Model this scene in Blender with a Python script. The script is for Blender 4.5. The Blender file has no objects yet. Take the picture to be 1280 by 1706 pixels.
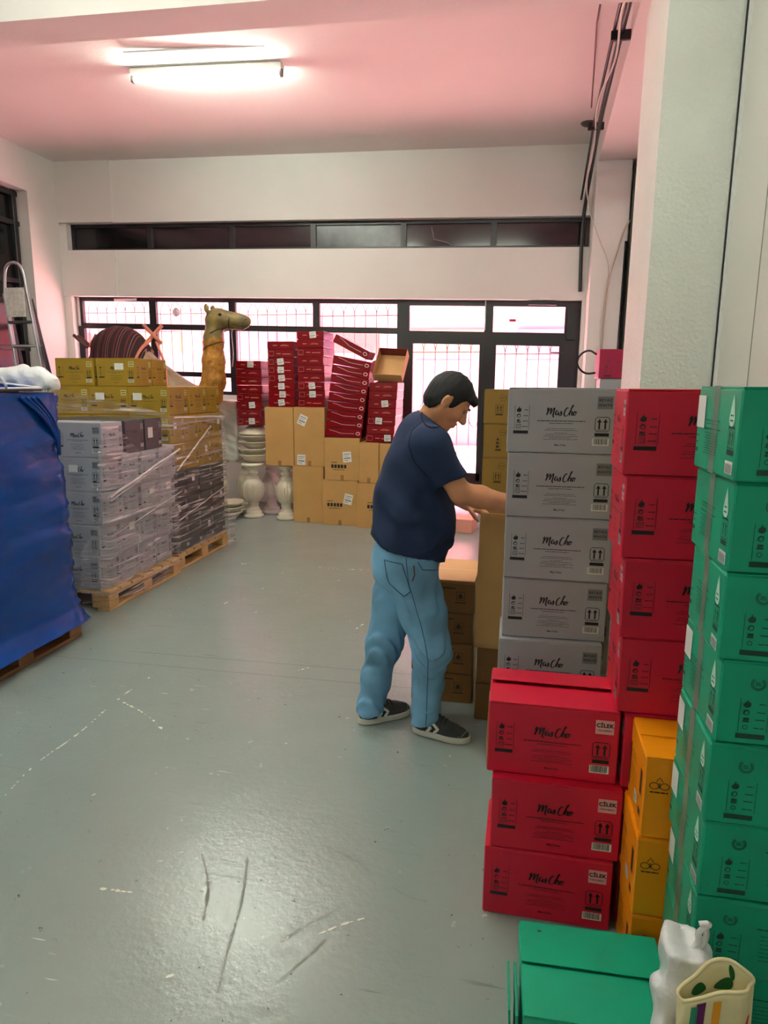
import bpy, bmesh, math, random
import numpy as np
from mathutils import Vector, Matrix, Euler
random.seed(7); np.random.seed(7)
S = bpy.context.scene
COL = S.collection
R = math.radians

# ------------------------------------------------------------------ camera
cam_d = bpy.data.cameras.new('camera'); cam = bpy.data.objects.new('camera', cam_d); COL.objects.link(cam)
S.camera = cam
PITCH, YAW, ROLL, FPX = R(10.77), R(11.4), R(0.4), 1120.0
fw = Vector((-math.sin(YAW)*math.cos(PITCH), math.cos(YAW)*math.cos(PITCH), -math.sin(PITCH)))
rt = Vector((math.cos(YAW), math.sin(YAW), 0)); up = rt.cross(fw)
rt2 = math.cos(ROLL)*rt + math.sin(ROLL)*up; up2 = -math.sin(ROLL)*rt + math.cos(ROLL)*up
cam.matrix_world = Matrix(((rt2.x, up2.x, -fw.x, 0), (rt2.y, up2.y, -fw.y, 0), (rt2.z, up2.z, -fw.z, 1.62), (0, 0, 0, 1)))
cam_d.sensor_fit = 'VERTICAL'; cam_d.sensor_height = 36.0; cam_d.lens = 36.0*FPX/1706.0
cam_d.clip_start = 0.05; cam_d.clip_end = 200

# ------------------------------------------------------------------ world, sun, exposure
W = bpy.data.worlds.new('world'); S.world = W; W.use_nodes = True
bg = W.node_tree.nodes['Background']; bg.inputs[0].default_value = (0.86, 0.90, 1.0, 1); bg.inputs[1].default_value = 1.2
sd = bpy.data.lights.new('sun', 'SUN'); sd.energy = 27.0; sd.angle = R(1.0); sd.color = (1.0, 0.95, 0.92)
sun = bpy.data.objects.new('sun', sd); COL.objects.link(sun)
sun.rotation_euler = Euler((R(4), R(-38), 0))      # high sun shining along the street, never straight into the room
S.view_settings.view_transform = 'Standard'; S.view_settings.look = 'None'
S.view_settings.exposure = 1.78; S.view_settings.gamma = 1.0; S.view_settings.use_curve_mapping = False
TUBE = 46.0      # emission of the fluorescent tubes

# ------------------------------------------------------------------ materials
def srgb(r, g, b):
    f = lambda c: (c/255/12.92) if c/255 <= .04045 else ((c/255+.055)/1.055)**2.4
    return (f(r), f(g), f(b), 1)
MATS = {}
def M(name, rgb, rough=.5, metal=0., spec=.5, var=None, bump=None, coat=0., stretch=None, emit=None):
    if name in MATS: return MATS[name]
    m = bpy.data.materials.new(name); m.use_nodes = True; nt = m.node_tree; n = nt.nodes; L = nt.links
    b = n['Principled BSDF']; c = srgb(*rgb)
    b.inputs['Base Color'].default_value = c; b.inputs['Roughness'].default_value = rough
    b.inputs['Metallic'].default_value = metal; b.inputs['Specular IOR Level'].default_value = spec
    b.inputs['Coat Weight'].default_value = coat; b.inputs['Coat Roughness'].default_value = .15
    co = None
    if var or bump:
        co = n.new('ShaderNodeTexCoord')
        mp = n.new('ShaderNodeMapping'); L.new(co.outputs['Object'], mp.inputs[0])
        if stretch: mp.inputs['Scale'].default_value = stretch
    if var:
        sc, amt = var
        t = n.new('ShaderNodeTexNoise'); t.inputs['Scale'].default_value = sc; t.inputs['Detail'].default_value = 6
        L.new(mp.outputs[0], t.inputs['Vector'])
        mx = n.new('ShaderNodeMix'); mx.data_type = 'RGBA'
        mx.inputs[6].default_value = tuple(max(0, v*(1-amt)) for v in c[:3])+(1,)
        mx.inputs[7].default_value = tuple(min(1, v*(1+amt)) for v in c[:3])+(1,)
        rp = n.new('ShaderNodeMapRange'); rp.inputs[1].default_value = .3; rp.inputs[2].default_value = .7
        L.new(t.outputs[0], rp.inputs[0]); L.new(rp.outputs[0], mx.inputs[0]); L.new(mx.outputs[2], b.inputs['Base Color'])
    if bump:
        sc, st, di = bump
        t = n.new('ShaderNodeTexNoise'); t.inputs['Scale'].default_value = sc; t.inputs['Detail'].default_value = 5
        L.new(mp.outputs[0], t.inputs['Vector'])
        bp = n.new('ShaderNodeBump'); bp.inputs['Strength'].default_value = st; bp.inputs['Distance'].default_value = di
        L.new(t.outputs[0], bp.inputs['Height']); L.new(bp.outputs[0], b.inputs['Normal'])
    if emit:
        b.inputs['Emission Color'].default_value = c; b.inputs['Emission Strength'].default_value = emit
    MATS[name] = m
    return m

WALL = M('white_plaster', (226, 225, 220), .85, var=(1.3, .03), bump=(60, .25, .004))
CEIL = M('white_ceiling_plaster', (232, 224, 220), .9, var=(.9, .03), bump=(25, .3, .006))
ROUGHCAST = M('textured_white_paint', (222, 226, 218), .6, var=(2, .03), bump=(42, .75, .012))
PANELW = M('white_sandwich_panel', (214, 214, 206), .28, bump=(55, .3, .003), stretch=(1, 1, .05))
BLACKM = M('black_painted_steel', (28, 28, 30), .35, bump=(40, .2, .002))
BLACKG = M('black_painted_glass', (13, 13, 15), .12)
GREYG = M('grey_sheen_glass', (62, 66, 68), .22, var=(9, .35))
INK = M('black_print_ink', (22, 20, 22), .55)
WHITEL = M('white_paper_label', (228, 228, 224), .6)
PALEL = M('pale_grey_label', (126, 126, 130), .6)
PINKL = M('pale_pink_label', (226, 170, 172), .6)
CREAML = M('cream_label', (200, 186, 120), .6)
MINTL = M('pale_mint_label', (190, 228, 212), .6)
def board(name, rgb, rough=.42):
    return M(name, rgb, rough, spec=.45, var=(5, .05), bump=(18, .12, .004))
GREYB = board('silver_grey_board', (170, 171, 178)); REDB = board('strawberry_red_board', (208, 24, 56))
GREENB = board('emerald_green_board', (0, 158, 122)); ORANGEB = board('orange_board', (250, 150, 4))
GOLDB = board('mustard_gold_board', (158, 126, 28)); KHAKIB = board('khaki_board', (158, 148, 62))
CHARB = board('charcoal_board', (56, 60, 62)); PINKB = board('magenta_board', (168, 36, 74))
BROWNB = board('brown_board', (132, 92, 44)); KRAFT = board('kraft_board', (194, 150, 88), .6)
KRAFTD = M('kraft_inner_board', (196, 154, 100), .75, var=(8, .06))
CREDB = M('glossy_crimson_board', (126, 8, 18), .22, spec=.4, var=(4, .08))
WOOD = M('pallet_pine', (206, 166, 110), .65, var=(7, .16), bump=(30, .3, .003), stretch=(6, 1, 6))
WOODD = M('weathered_pallet_wood', (150, 112, 72), .7, var=(7, .2), bump=(30, .3, .003))
TAPE = M('clear_brown_tape', (150, 140, 112), .2)

# ------------------------------------------------------------------ mesh helpers
class MB:
    def __init__(s): s.v = []; s.f = []; s.m = []
    def add(s, vs, fs, mi=0):
        o = len(s.v); s.v += [tuple(v) for v in vs]; s.f += [tuple(i+o for i in f) for f in fs]; s.m += [mi]*len(fs); return s
    def box(s, x0, x1, y0, y1, z0, z1, mi=0, T=None, skip=()):
        vs = [Vector(p) for p in ((x0,y0,z0),(x1,y0,z0),(x1,y1,z0),(x0,y1,z0),(x0,y0,z1),(x1,y0,z1),(x1,y1,z1),(x0,y1,z1))]
        if T is not None: vs = [T @ v for v in vs]
        fs = [(0,3,2,1),(4,5,6,7),(0,1,5,4),(1,2,6,5),(2,3,7,6),(3,0,4,7)]
        return s.add(vs, [f for i, f in enumerate(fs) if i not in skip], mi)
    def cbox(s, x0, x1, y0, y1, z0, z1, c=.004, mi=0, T=None):
        # box with chamfered edges
        X, Y, Z = (x0, x1), (y0, y1), (z0, z1); vs = []; idx = {}
        for i in (0, 1):
            for j in (0, 1):
                for k in (0, 1):
                    sx, sy, sz = (1, -1)[i], (1, -1)[j], (1, -1)[k]
                    for a in range(3):
                        p = [X[i]+sx*c, Y[j]+sy*c, Z[k]+sz*c]; p[a] = (X[i], Y[j], Z[k])[a]
                        idx[i, j, k, a] = len(vs); vs.append(Vector(p))
        fs = []
        g = lambda i, j, k, a: idx[i, j, k, a]
        fs += [(g(0,0,0,0), g(0,0,1,0), g(0,1,1,0), g(0,1,0,0)), (g(1,0,0,0), g(1,1,0,0), g(1,1,1,0), g(1,0,1,0))]
        fs += [(g(0,0,0,1), g(1,0,0,1), g(1,0,1,1), g(0,0,1,1)), (g(0,1,0,1), g(0,1,1,1), g(1,1,1,1), g(1,1,0,1))]
        fs += [(g(0,0,0,2), g(0,1,0,2), g(1,1,0,2), g(1,0,0,2)), (g(0,0,1,2), g(1,0,1,2), g(1,1,1,2), g(0,1,1,2))]
        for j in (0, 1):
            for k in (0, 1): fs.append((g(0,j,k,1), g(1,j,k,1), g(1,j,k,2), g(0,j,k,2)))
        for i in (0, 1):
            for k in (0, 1): fs.append((g(i,0,k,0), g(i,1,k,0), g(i,1,k,2), g(i,0,k,2)))
        for i in (0, 1):
            for j in (0, 1): fs.append((g(i,j,0,0), g(i,j,1,0), g(i,j,1,1), g(i,j,0,1)))
        for i in (0, 1):
            for j in (0, 1):
                for k in (0, 1): fs.append((g(i,j,k,0), g(i,j,k,1), g(i,j,k,2)))
        if T is not None: vs = [T @ v for v in vs]
        return s.add(vs, fs, mi)
    def tube(s, pts, r, n=8, mi=0, closed=False):
        pts = [Vector(p) for p in pts]; N = len(pts); rs = r if hasattr(r, '__len__') else [r]*N
        vs = []; fs = []; a = None
        for i, p in enumerate(pts):
            t = (pts[min(i+1, N-1)]-pts[max(i-1, 0)]) if not closed else (pts[(i+1) % N]-pts[i-1])
            t.normalize()
            if a is None:
                a = t.orthogonal().normalized()
            a = (a-t*a.dot(t)); a = a.normalized() if a.length > 1e-6 else t.orthogonal().normalized()
            b = t.cross(a)
            for k in range(n):
                q = 2*math.pi*k/n; vs.append(p+(a*math.cos(q)+b*math.sin(q))*rs[i])
        for i in range(N if closed else N-1):
            j = (i+1) % N
            for k in range(n): fs.append((i*n+k, i*n+(k+1) % n, j*n+(k+1) % n, j*n+k))
        if not closed: fs += [tuple(range(n-1, -1, -1)), tuple((N-1)*n+k for k in range(n))]
        return s.add(vs, fs, mi)
    def lathe(s, prof, n=24, mi=0, T=None, fn=None):
        vs = []; fs = []; N = len(prof)
        for r, z in prof:
            for k in range(n):
                q = 2*math.pi*k/n; rr = r*(fn(q, z) if fn else 1)
                v = Vector((rr*math.cos(q), rr*math.sin(q), z)); vs.append(T @ v if T is not None else v)
        for i in range(N-1):
            for k in range(n): fs.append((i*n+k, i*n+(k+1) % n, (i+1)*n+(k+1) % n, (i+1)*n+k))
        fs += [tuple(range(n-1, -1, -1)), tuple((N-1)*n+k for k in range(n))]
        return s.add(vs, fs, mi)
    def mesh(s, name, mats, smooth=False):
        me = bpy.data.meshes.new(name); me.from_pydata(s.v, [], s.f)
        for m in (mats if isinstance(mats, (list, tuple)) else [mats]): me.materials.append(m)
        if any(s.m): me.polygons.foreach_set('material_index', s.m)
        if smooth: me.polygons.foreach_set('use_smooth', [True]*len(me.polygons))
        me.update(); fixn(me); return me
    def build(s, name, mats, parent=None, smooth=False, **k): return mk(name, s.mesh(name, mats, smooth), parent, **k)
def fixn(me):
    bm = bmesh.new(); bm.from_mesh(me); bmesh.ops.recalc_face_normals(bm, faces=bm.faces); bm.to_mesh(me); bm.free()
def mk(name, me, parent=None, loc=(0,0,0), rot=(0,0,0), **tags):
    o = bpy.data.objects.new(name, me); COL.objects.link(o); o.location = loc; o.rotation_euler = rot
    if parent is not None: o.parent = parent
    for k, v in tags.items(): o[k] = v
    if name in ('side_print', 'front_print'): o['kind'] = 'stuff'
    return o
def thing(name, label, cat, loc=(0,0,0), rot=(0,0,0), group=None):
    o = mk(name, None, None, loc, rot); o['label'] = label; o['category'] = cat
    if group: o['group'] = group
    o.empty_display_size = .05
    return o
def tag(o, label, cat, group=None):
    o['label'] = label; o['category'] = cat
    if group: o['group'] = group
    return o
def struct(o): o['kind'] = 'structure'; return o
def chaikin(p, it=2, closed=False):
    p = [Vector(q) for q in p]
    for _ in range(it):
        q = []
        n = len(p)
        if not closed: q.append(p[0])
        for i in range(n if closed else n-1):
            a, b = p[i], p[(i+1) % n]; q += [a*.75+b*.25, a*.25+b*.75]
        if not closed: q.append(p[-1])
        p = q
    return p
ORD = ['top', 'second', 'third', 'fourth', 'fifth', 'sixth', 'seventh', 'eighth', 'ninth', 'tenth', 'eleventh']

# ------------------------------------------------------------------ signed-distance modelling (smooth organic shapes)
def sdf_mesh(fn, lo, hi, h, B=16):
    lo = np.array(lo, np.float32); n = np.ceil((np.array(hi)-lo)/h).astype(int)+2
    n = ((n+B-1)//B)*B
    D = np.full(n, 9., np.float32)
    rad = h*B*.87+.02
    for i in range(0, n[0], B):
        for j in range(0, n[1], B):
            for k in range(0, n[2], B):
                c = lo+h*(np.array([i, j, k])+B/2-.5)
                dc = float(fn(np.float32([c[0]]), np.float32([c[1]]), np.float32([c[2]]))[0])
                if abs(dc) > rad*1.6: D[i:i+B, j:j+B, k:k+B] = dc; continue
                X, Y, Z = np.meshgrid(lo[0]+h*np.arange(i, i+B), lo[1]+h*np.arange(j, j+B), lo[2]+h*np.arange(k, k+B), indexing='ij')
                D[i:i+B, j:j+B, k:k+B] = fn(X.ravel().astype(np.float32), Y.ravel().astype(np.float32), Z.ravel().astype(np.float32)).reshape(B, B, B)
    s = D < 0
    cnt = np.zeros(np.array(s.shape)-1, np.int8)
    cs = [s[a:s.shape[0]-1+a, b:s.shape[1]-1+b, c:s.shape[2]-1+c] for a in (0, 1) for b in (0, 1) for c in (0, 1)]
    for q in cs: cnt += q
    act = np.argwhere((cnt > 0) & (cnt < 8))
    idx = -np.ones(cnt.shape, np.int32); idx[tuple(act.T)] = np.arange(len(act))
    acc = np.zeros((len(act), 3)); num = np.zeros(len(act))
    off = [(a, b, c) for a in (0, 1) for b in (0, 1) for c in (0, 1)]
    for p in range(8):
        for q in range(p+1, 8):
            if sum(abs(np.array(off[p])-np.array(off[q]))) != 1: continue
            dp = D[tuple((act+off[p]).T)]; dq = D[tuple((act+off[q]).T)]
            cr = (dp < 0) != (dq < 0)
            t = np.where(cr, dp/np.where(cr, dp-dq, 1), 0)
            pos = np.array(off[p])+t[:, None]*(np.array(off[q])-np.array(off[p]))
            acc[cr] += pos[cr]; num[cr] += 1
    V = lo+h*(act+acc/np.maximum(num, 1)[:, None])
    F = []
    for ax in range(3):
        a = np.moveaxis(s, ax, 0); e = a[:-1] != a[1:]; e = np.moveaxis(e, 0, ax)
        c = np.argwhere(e); o1, o2 = [(1, 2), (2, 0), (0, 1)][ax]
        ok = (c[:, o1] > 0) & (c[:, o2] > 0) & (c[:, o1] < s.shape[o1]-1) & (c[:, o2] < s.shape[o2]-1)
        c = c[ok]
        inside = s[tuple(c.T)]
        def at(d1, d2):
            g = c.copy(); g[:, o1] += d1; g[:, o2] += d2; return idx[tuple(g.T)]
        q = np.stack([at(-1, -1), at(0, -1), at(0, 0), at(-1, 0)], 1)
        q[~inside] = q[~inside][:, ::-1]
        F.append(q)
    return V, np.concatenate(F)
def sdf_obj(name, fn, lo, hi, h, mats, parent=None, matfn=None, **k):
    V, F = sdf_mesh(fn, lo, hi, h)
    me = bpy.data.meshes.new(name); me.from_pydata(V.tolist(), [], F.tolist())
    for m in (mats if isinstance(mats, (list, tuple)) else [mats]): me.materials.append(m)
    if matfn is not None:
        cen = V[F].mean(1); me.polygons.foreach_set('material_index', matfn(cen).astype(np.int32))
    me.polygons.foreach_set('use_smooth', [True]*len(me.polygons)); me.update()
    return mk(name, me, parent, **k)
def smin(a, b, k):
    h = np.clip(.5+.5*(b-a)/k, 0, 1); return b+(a-b)*h-k*h*(1-h)
def cone(X, Y, Z, a, b, ra, rb):
    ax, ay, az = a; d = np.array(b, float)-np.array(a, float); L2 = max(d@d, 1e-9)
    px, py, pz = X-ax, Y-ay, Z-az
    t = np.clip((px*d[0]+py*d[1]+pz*d[2])/L2, 0, 1)
    return np.sqrt((px-t*d[0])**2+(py-t*d[1])**2+(pz-t*d[2])**2)-(ra+(rb-ra)*t)
def ell(X, Y, Z, c, r, A=None):
    p = np.stack([X-c[0], Y-c[1], Z-c[2]])
    if A is not None: p = np.asarray(A) @ p          # rows of A are the local axes
    q = p/np.array(r)[:, None]; k0 = np.sqrt((q**2).sum(0)); k1 = np.sqrt(((p/np.array(r)[:, None]**2)**2).sum(0))
    return k0*(k0-1)/np.maximum(k1, 1e-6)
def chain(X, Y, Z, pts, k=.02):
    d = None
    for (a, ra), (b, rb) in zip(pts[:-1], pts[1:]):
        e = cone(X, Y, Z, a, b, ra, rb); d = e if d is None else smin(d, e, k)
    return d

# ------------------------------------------------------------------ printed marks
class Print:
    """flat print collected in face coordinates (metres, u right, v up)"""
    def __init__(s): s.v = []; s.f = []; s.m = []
    def poly(s, pts, mi=0): o = len(s.v); s.v += [tuple(p)[:2] for p in pts]; s.f.append(tuple(range(o, o+len(pts)))); s.m.append(mi)
    def rect(s, u0, u1, v0, v1, mi=0): s.poly([(u0,v0),(u1,v0),(u1,v1),(u0,v1)], mi)
    def stroke(s, pts, w, mi=0, brush=False):
        P = [Vector((p[0], p[1])) for p in pts]; n = len(P); l = []; r = []
        for i, p in enumerate(P):
            t = P[min(i+1, n-1)]-P[max(i-1, 0)]
            if t.length < 1e-9: t = Vector((1, 0))
            t.normalize(); nn = Vector((-t.y, t.x)); ww = w
            if brush:
                ww = w*(.45+.75*abs(t.y if t.y < 0 else t.y*.35)); e = min(i, n-1-i)/max(1, n*.12); ww *= min(1, .35+e)
            l.append(p+nn*ww/2); r.append(p-nn*ww/2)
        for i in range(n-1): s.poly([l[i], r[i], r[i+1], l[i+1]], mi)
    def ring(s, cu, cv, ru, rv, w, n=20, a0=0, a1=360, mi=0):
        s.stroke([(cu+ru*math.cos(R(a0+(a1-a0)*i/n)), cv+rv*math.sin(R(a0+(a1-a0)*i/n))) for i in range(n+1)], w, mi)
    def text(s, t, u, v, h, mi=0, space=1.0, align='CENTER', bold=0.):
        c = bpy.data.curves.new('t', 'FONT'); c.body = t; c.size = h; c.align_x = align; c.align_y = 'CENTER'; c.space_character = space; c.offset = bold*h
        c.resolution_u = 2
        ob = bpy.data.objects.new('t', c); me = ob.to_mesh(); o = len(s.v)
        s.v += [(q.co.x+u, q.co.y+v) for q in me.vertices]
        for p in me.polygons: s.f.append(tuple(o+i for i in p.vertices)); s.m.append(mi)
        ob.to_mesh_clear(); bpy.data.objects.remove(ob); bpy.data.curves.remove(c)
    def dashes(s, u0, u1, v, h, seed=0, mi=0):
        rr = random.Random(seed); u = u0
        while u < u1-.001:
            L = min(rr.uniform(.006, .02), u1-u); s.rect(u, u+L, v-h/2, v+h/2, mi); u += L+.0016
    def mesh(s, name, mats, lift=0.):
        up_ = [0]*len(s.v)
        for f, m in zip(s.f, s.m):
            for i in f: up_[i] = m
        me = bpy.data.meshes.new(name); me.from_pydata([(u, -lift-.0004*up_[i], v) for i, (u, v) in enumerate(s.v)], [], s.f)
        for m in (mats if isinstance(mats, (list, tuple)) else [mats]): me.materials.append(m)
        if any(s.m): me.polygons.foreach_set('material_index', s.m)
        me.update(); return me
LOGO = [  # brush-script word drawn as strokes (330 x 135 units)
    [(6,78),(14,98),(22,107),(22,90),(14,55),(4,25)], [(6,30),(22,62),(40,92),(52,104),(53,90),(47,55),(44,32)],
    [(45,36),(60,70),(76,98),(86,107),(86,92),(78,55),(72,25),(74,8),(84,2)],
    [(128,68),(118,76),(106,66),(98,48),(100,30),(110,26),(122,40),(130,62),(128,44),(128,30),(136,26),(146,36)],
    [(140,30),(152,52),(158,74),(160,62),(164,44),(158,26),(146,20),(138,26)],
    [(232,98),(230,110),(220,108),(204,88),(192,58),(190,30),(200,14),(216,16),(234,34)],
    [(234,34),(262,88),(284,126),(288,136),(280,136),(268,106),(252,58),(244,22)],
    [(246,34),(258,60),(270,70),(276,62),(272,40),(272,26),(282,24),(292,36)],
    [(306,68),(294,62),(288,42),(294,26),(306,26),(316,42),(316,60),(308,70),(304,60),(316,54),(332,66)]]
def flame(p, u, v, h):
    p.poly([(u+h*x, v+h*y) for x, y in ((0,-.5),(.3,-.42),(.42,-.15),(.36,.1),(.22,.28),(.2,.06),(.1,.2),(.02,.5),(-.1,.2),(-.3,0),(-.4,-.2),(-.28,-.42))])
_pc = {}
def face_print(w, h, flav):
    """dictionary of print meshes for one long face; origin bottom centre of the face"""
    key = (round(w, 3), round(h, 3), flav)
    if key in _pc: return _pc[key]
    k = min(1., w/.36)*min(1., h/.22)**.5; U = lambda u: (u-.5)*w; V = lambda v: (1-v)*h
    out = []
    p = Print(); sc = .105*k/330
    for st in LOGO: p.stroke([(U(.5)+(x-165)*sc, V(.36)+(y-64)*sc) for x, y in [tuple(q)[:2] for q in chaikin([(a, b, 0) for a, b in st], 2)]], 13*sc, brush=True)
    out.append(('lettering', p.mesh('lettering', INK)))
    p = Print()
    p.dashes(U(.28), U(.72), V(.502), .0026*k, 1); p.dashes(U(.39), U(.61), V(.538), .0018*k, 2)
    for i, (a, b, v) in enumerate(((.37,.63,.62),(.35,.65,.645),(.44,.56,.682),(.36,.64,.705),(.345,.655,.735),(.4,.6,.758),(.34,.66,.782))): p.dashes(U(a), U(b), V(v), .0013*k, i+5)
    p.text('Max 5 Kat', U(.5), V(.87), .0095*k, bold=.02)
    out.append(('text_lines', p.mesh('text_lines', INK)))
    p = Print(); lw = .0012*k
    p.rect(U(.066), U(.066)+lw, V(.64), V(.27)); p.rect(U(.2), U(.2)+lw, V(.64), V(.27))
    p.rect(U(.058), U(.197), V(.705), V(.657))
    flame(p, U(.105), V(.33), .021*k)
    p.ring(U(.105), V(.43), .006*k, .006*k, .002*k, 12); p.stroke([(U(.085), V(.44)), (U(.1), V(.415)), (U(.12), V(.41))], .002*k)
    p.rect(U(.085), U(.125), V(.535), V(.52)); p.dashes(U(.088), U(.122), V(.5), .006*k, 3)
    for a, b in (((.085,.56),(.125,.56)), ((.085,.62),(.125,.62)), ((.085,.56),(.085,.62)), ((.125,.56),(.125,.62))): p.stroke([(U(a[0]), V(a[1])), (U(b[0]), V(b[1]))], .0015*k)
    p.ring(U(.105), V(.59), .004*k, .004*k, .0012*k, 10)
    for v, a in ((.34, .155), (.43, .15), (.51, .145), (.595, .14)): p.dashes(U(a), U(.19), V(v), .0024*k, int(v*100))
    out.append(('icon_panel', p.mesh('icon_panel', INK)))
    p = Print(); a, b, c, d = U(.872)-.024*k, U(.872)+.024*k, V(.65), V(.435); e = .006*k
    p.stroke([(a+e,c),(b-e,c),(b,c+e),(b,d-e),(b-e,d),(a+e,d),(a,d-e),(a,c+e),(a+e,c)], .0022*k)
    for cu in (a+.014*k, b-.014*k):
        p.rect(cu-.0028*k, cu+.0028*k, c+.008*k, d-.015*k); p.poly([(cu-.008*k, d-.018*k), (cu+.008*k, d-.018*k), (cu, d-.006*k)])
    p.rect(a+.006*k, b-.006*k, c+.0045*k, c+.006*k); p.rect(a, b, V(.725), V(.675))
    out.append(('arrow_mark', p.mesh('arrow_mark', INK)))
    p = Print(); a, b, c, d = U(.865)-.028*k, U(.865)+.028*k, V(.865), V(.755)
    p.rect(a, b, c, d, 0); q = Print(); rr = random.Random(4); u = a+.004*k
    while u < b-.006*k:
        ww = rr.choice((.0008, .0014, .0022))*k; q.rect(u, u+ww, c+.004*k, d-.001*k, 1); u += ww+rr.choice((.0009, .0015))*k
    o = len(p.v); p.v += q.v; p.f += [tuple(i+o for i in f) for f in q.f]; p.m += q.m
    out.append(('barcode_label', p.mesh('barcode_label', [WHITEL, INK])))
    if flav:
        lab, t1, t2 = {'grey': (PALEL, 'BEYAZ', 'WHITE'), 'red': (PINKL, 'ÇİLEK', 'STRAWBERRY'), 'gold': (CREAML, 'GOLD', 'GOLD'), 'char': (PALEL, '', '')}[flav]
        p = Print(); a, b, c, d = U(.888)-.026*k, U(.888)+.026*k, V(.315), V(.125)
        p.rect(a, b, c, d, 0)
        if flav == 'grey':
            p.text(t1, (a+b)/2, d-(d-c)*.3, .0125*k, 1, 1.25, bold=.02); p.text(t2, (a+b)/2, d-(d-c)*.7, .0125*k, 1, 1.25, bold=.02)
        elif flav == 'red':
            p.text(t1, (a+b)/2, d-(d-c)*.38, .0165*k, 1, 1.08, bold=.045); p.text(t2, (a+b)/2, d-(d-c)*.74, .0068*k, 1, 1.0, bold=.02)
        else: p.dashes(a+.006*k, b-.006*k, d-(d-c)*.3, .006*k, 2, 1); p.dashes(a+.006*k, b-.006*k, d-(d-c)*.7, .006*k, 3, 1)
        out.append(('flavour_label', p.mesh('flavour_label', [lab, INK])))
    _pc[key] = out
    return out

# ================================================================== THE ROOM
SK = lambda x, z: z-.0247*(x+2.75)                 # the far wall's courses and the ceiling run slightly out of level
YF = 8.70                                          # inner face of the far wall
def skbox(mb, x0, x1, y0, y1, z0, z1, mi=0, flat0=False):
    v = [(x0,y0,z0 if flat0 else SK(x0,z0)),(x1,y0,z0 if flat0 else SK(x1,z0)),(x1,y1,z0 if flat0 else SK(x1,z0)),(x0,y1,z0 if flat0 else SK(x0,z0)),
         (x0,y0,SK(x0,z1)),(x1,y0,SK(x1,z1)),(x1,y1,SK(x1,z1)),(x0,y1,SK(x0,z1))]
    return mb.add(v, [(0,3,2,1),(4,5,6,7),(0,1,5,4),(1,2,6,5),(2,3,7,6),(3,0,4,7)], mi)
XL, XR, YB = -6.33, 1.12, -4.0

# floor: painted concrete with joints, scuffs and chipped flecks
fm = bpy.data.materials.new('painted_concrete_floor'); fm.use_nodes = True
nt = fm.node_tree; nn = nt.nodes; LK = nt.links; bs = nn['Principled BSDF']
co = nn.new('ShaderNodeTexCoord')
def noise(scale, detail=6, vec=None, rough=.6, dist=0):
    t = nn.new('ShaderNodeTexNoise'); t.inputs['Scale'].default_value = scale; t.inputs['Detail'].default_value = detail
    t.inputs['Roughness'].default_value = rough; t.inputs['Distortion'].default_value = dist
    LK.new(vec or co.outputs['Object'], t.inputs['Vector']); return t.outputs[0]
def rng(s, a, b, c=0., d=1.):
    t = nn.new('ShaderNodeMapRange'); t.inputs[1].default_value = a; t.inputs[2].default_value = b; t.inputs[3].default_value = c; t.inputs[4].default_value = d
    LK.new(s, t.inputs[0]); return t.outputs[0]
def mth(op, a, b):
    t = nn.new('ShaderNodeMath'); t.operation = op
    for i, q in enumerate((a, b)):
        if isinstance(q, (int, float)): t.inputs[i].default_value = q
        else: LK.new(q, t.inputs[i])
    return t.outputs[0]
def mixc(f, a, b):
    t = nn.new('ShaderNodeMix'); t.data_type = 'RGBA'; LK.new(f, t.inputs[0])
    for i, q in ((6, a), (7, b)):
        if isinstance(q, tuple): t.inputs[i].default_value = q
        else: LK.new(q, t.inputs[i])
    return t.outputs[2]
def mapping(rot, sc):
    t = nn.new('ShaderNodeMapping'); t.inputs['Rotation'].default_value = rot; t.inputs['Scale'].default_value = sc
    LK.new(co.outputs['Object'], t.inputs[0]); return t.outputs[0]
base = mixc(rng(noise(.7, 5), .35, .65), srgb(140, 152, 148), srgb(148, 160, 155))
pass
# long scratches in two directions, broken up
for rz, sc, seed in ((.75, (1.4, 26, 1), .1), (1.45, (1.1, 30, 1), .3), (-.5, (1.2, 24, 1), .7)):
    s = noise(1.6, 2, mapping((0, 0, rz), sc)); g = noise(1.1+seed, 3)
    f = mth('MULTIPLY', rng(s, .69, .73), rng(g, .50, .62)); base = mixc(f, base, srgb(112, 118, 112))
for rz, sc in ((.9, (2.2, 34, 1)), (-.25, (2.0, 30, 1))):
    s = noise(1.5, 2, mapping((0, 0, rz), sc)); g = noise(.9, 3, mapping((0, 0, .4), (1, 1, 1)))
    f = mth('MULTIPLY', rng(s, .72, .74), rng(g, .54, .6)); base = mixc(f, base, srgb(205, 210, 204))
# chips and flecks
ck = mth('MULTIPLY', rng(noise(17, 4, rough=.7), .66, .69), rng(noise(1.3, 2), .45, .6)); base = mixc(ck, base, srgb(206, 200, 186))
dk = mth('MULTIPLY', rng(noise(30, 3), .69, .72), rng(noise(1.9, 2), .42, .55)); base = mixc(dk, base, srgb(72, 72, 66))
bs.inputs['Base Color'].default_value = (.3, .34, .33, 1); LK.new(base, bs.inputs['Base Color'])
bs.inputs['Roughness'].default_value = .22; bs.inputs['Specular IOR Level'].default_value = .85
bp = nn.new('ShaderNodeBump'); bp.inputs['Strength'].default_value = .28; bp.inputs['Distance'].default_value = .006
LK.new(mth('ADD', noise(38, 4), mth('MULTIPLY', noise(4, 3), 1.6)), bp.inputs['Height']); LK.new(bp.outputs[0], bs.inputs['Normal'])
JOINT = M('dark_floor_joint', (96, 102, 98), .6)
mb = MB().box(XL-.3, 2.0, YB-.2, YF+.3, -.2, 0)
floor = struct(mb.build('floor', fm))
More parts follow.
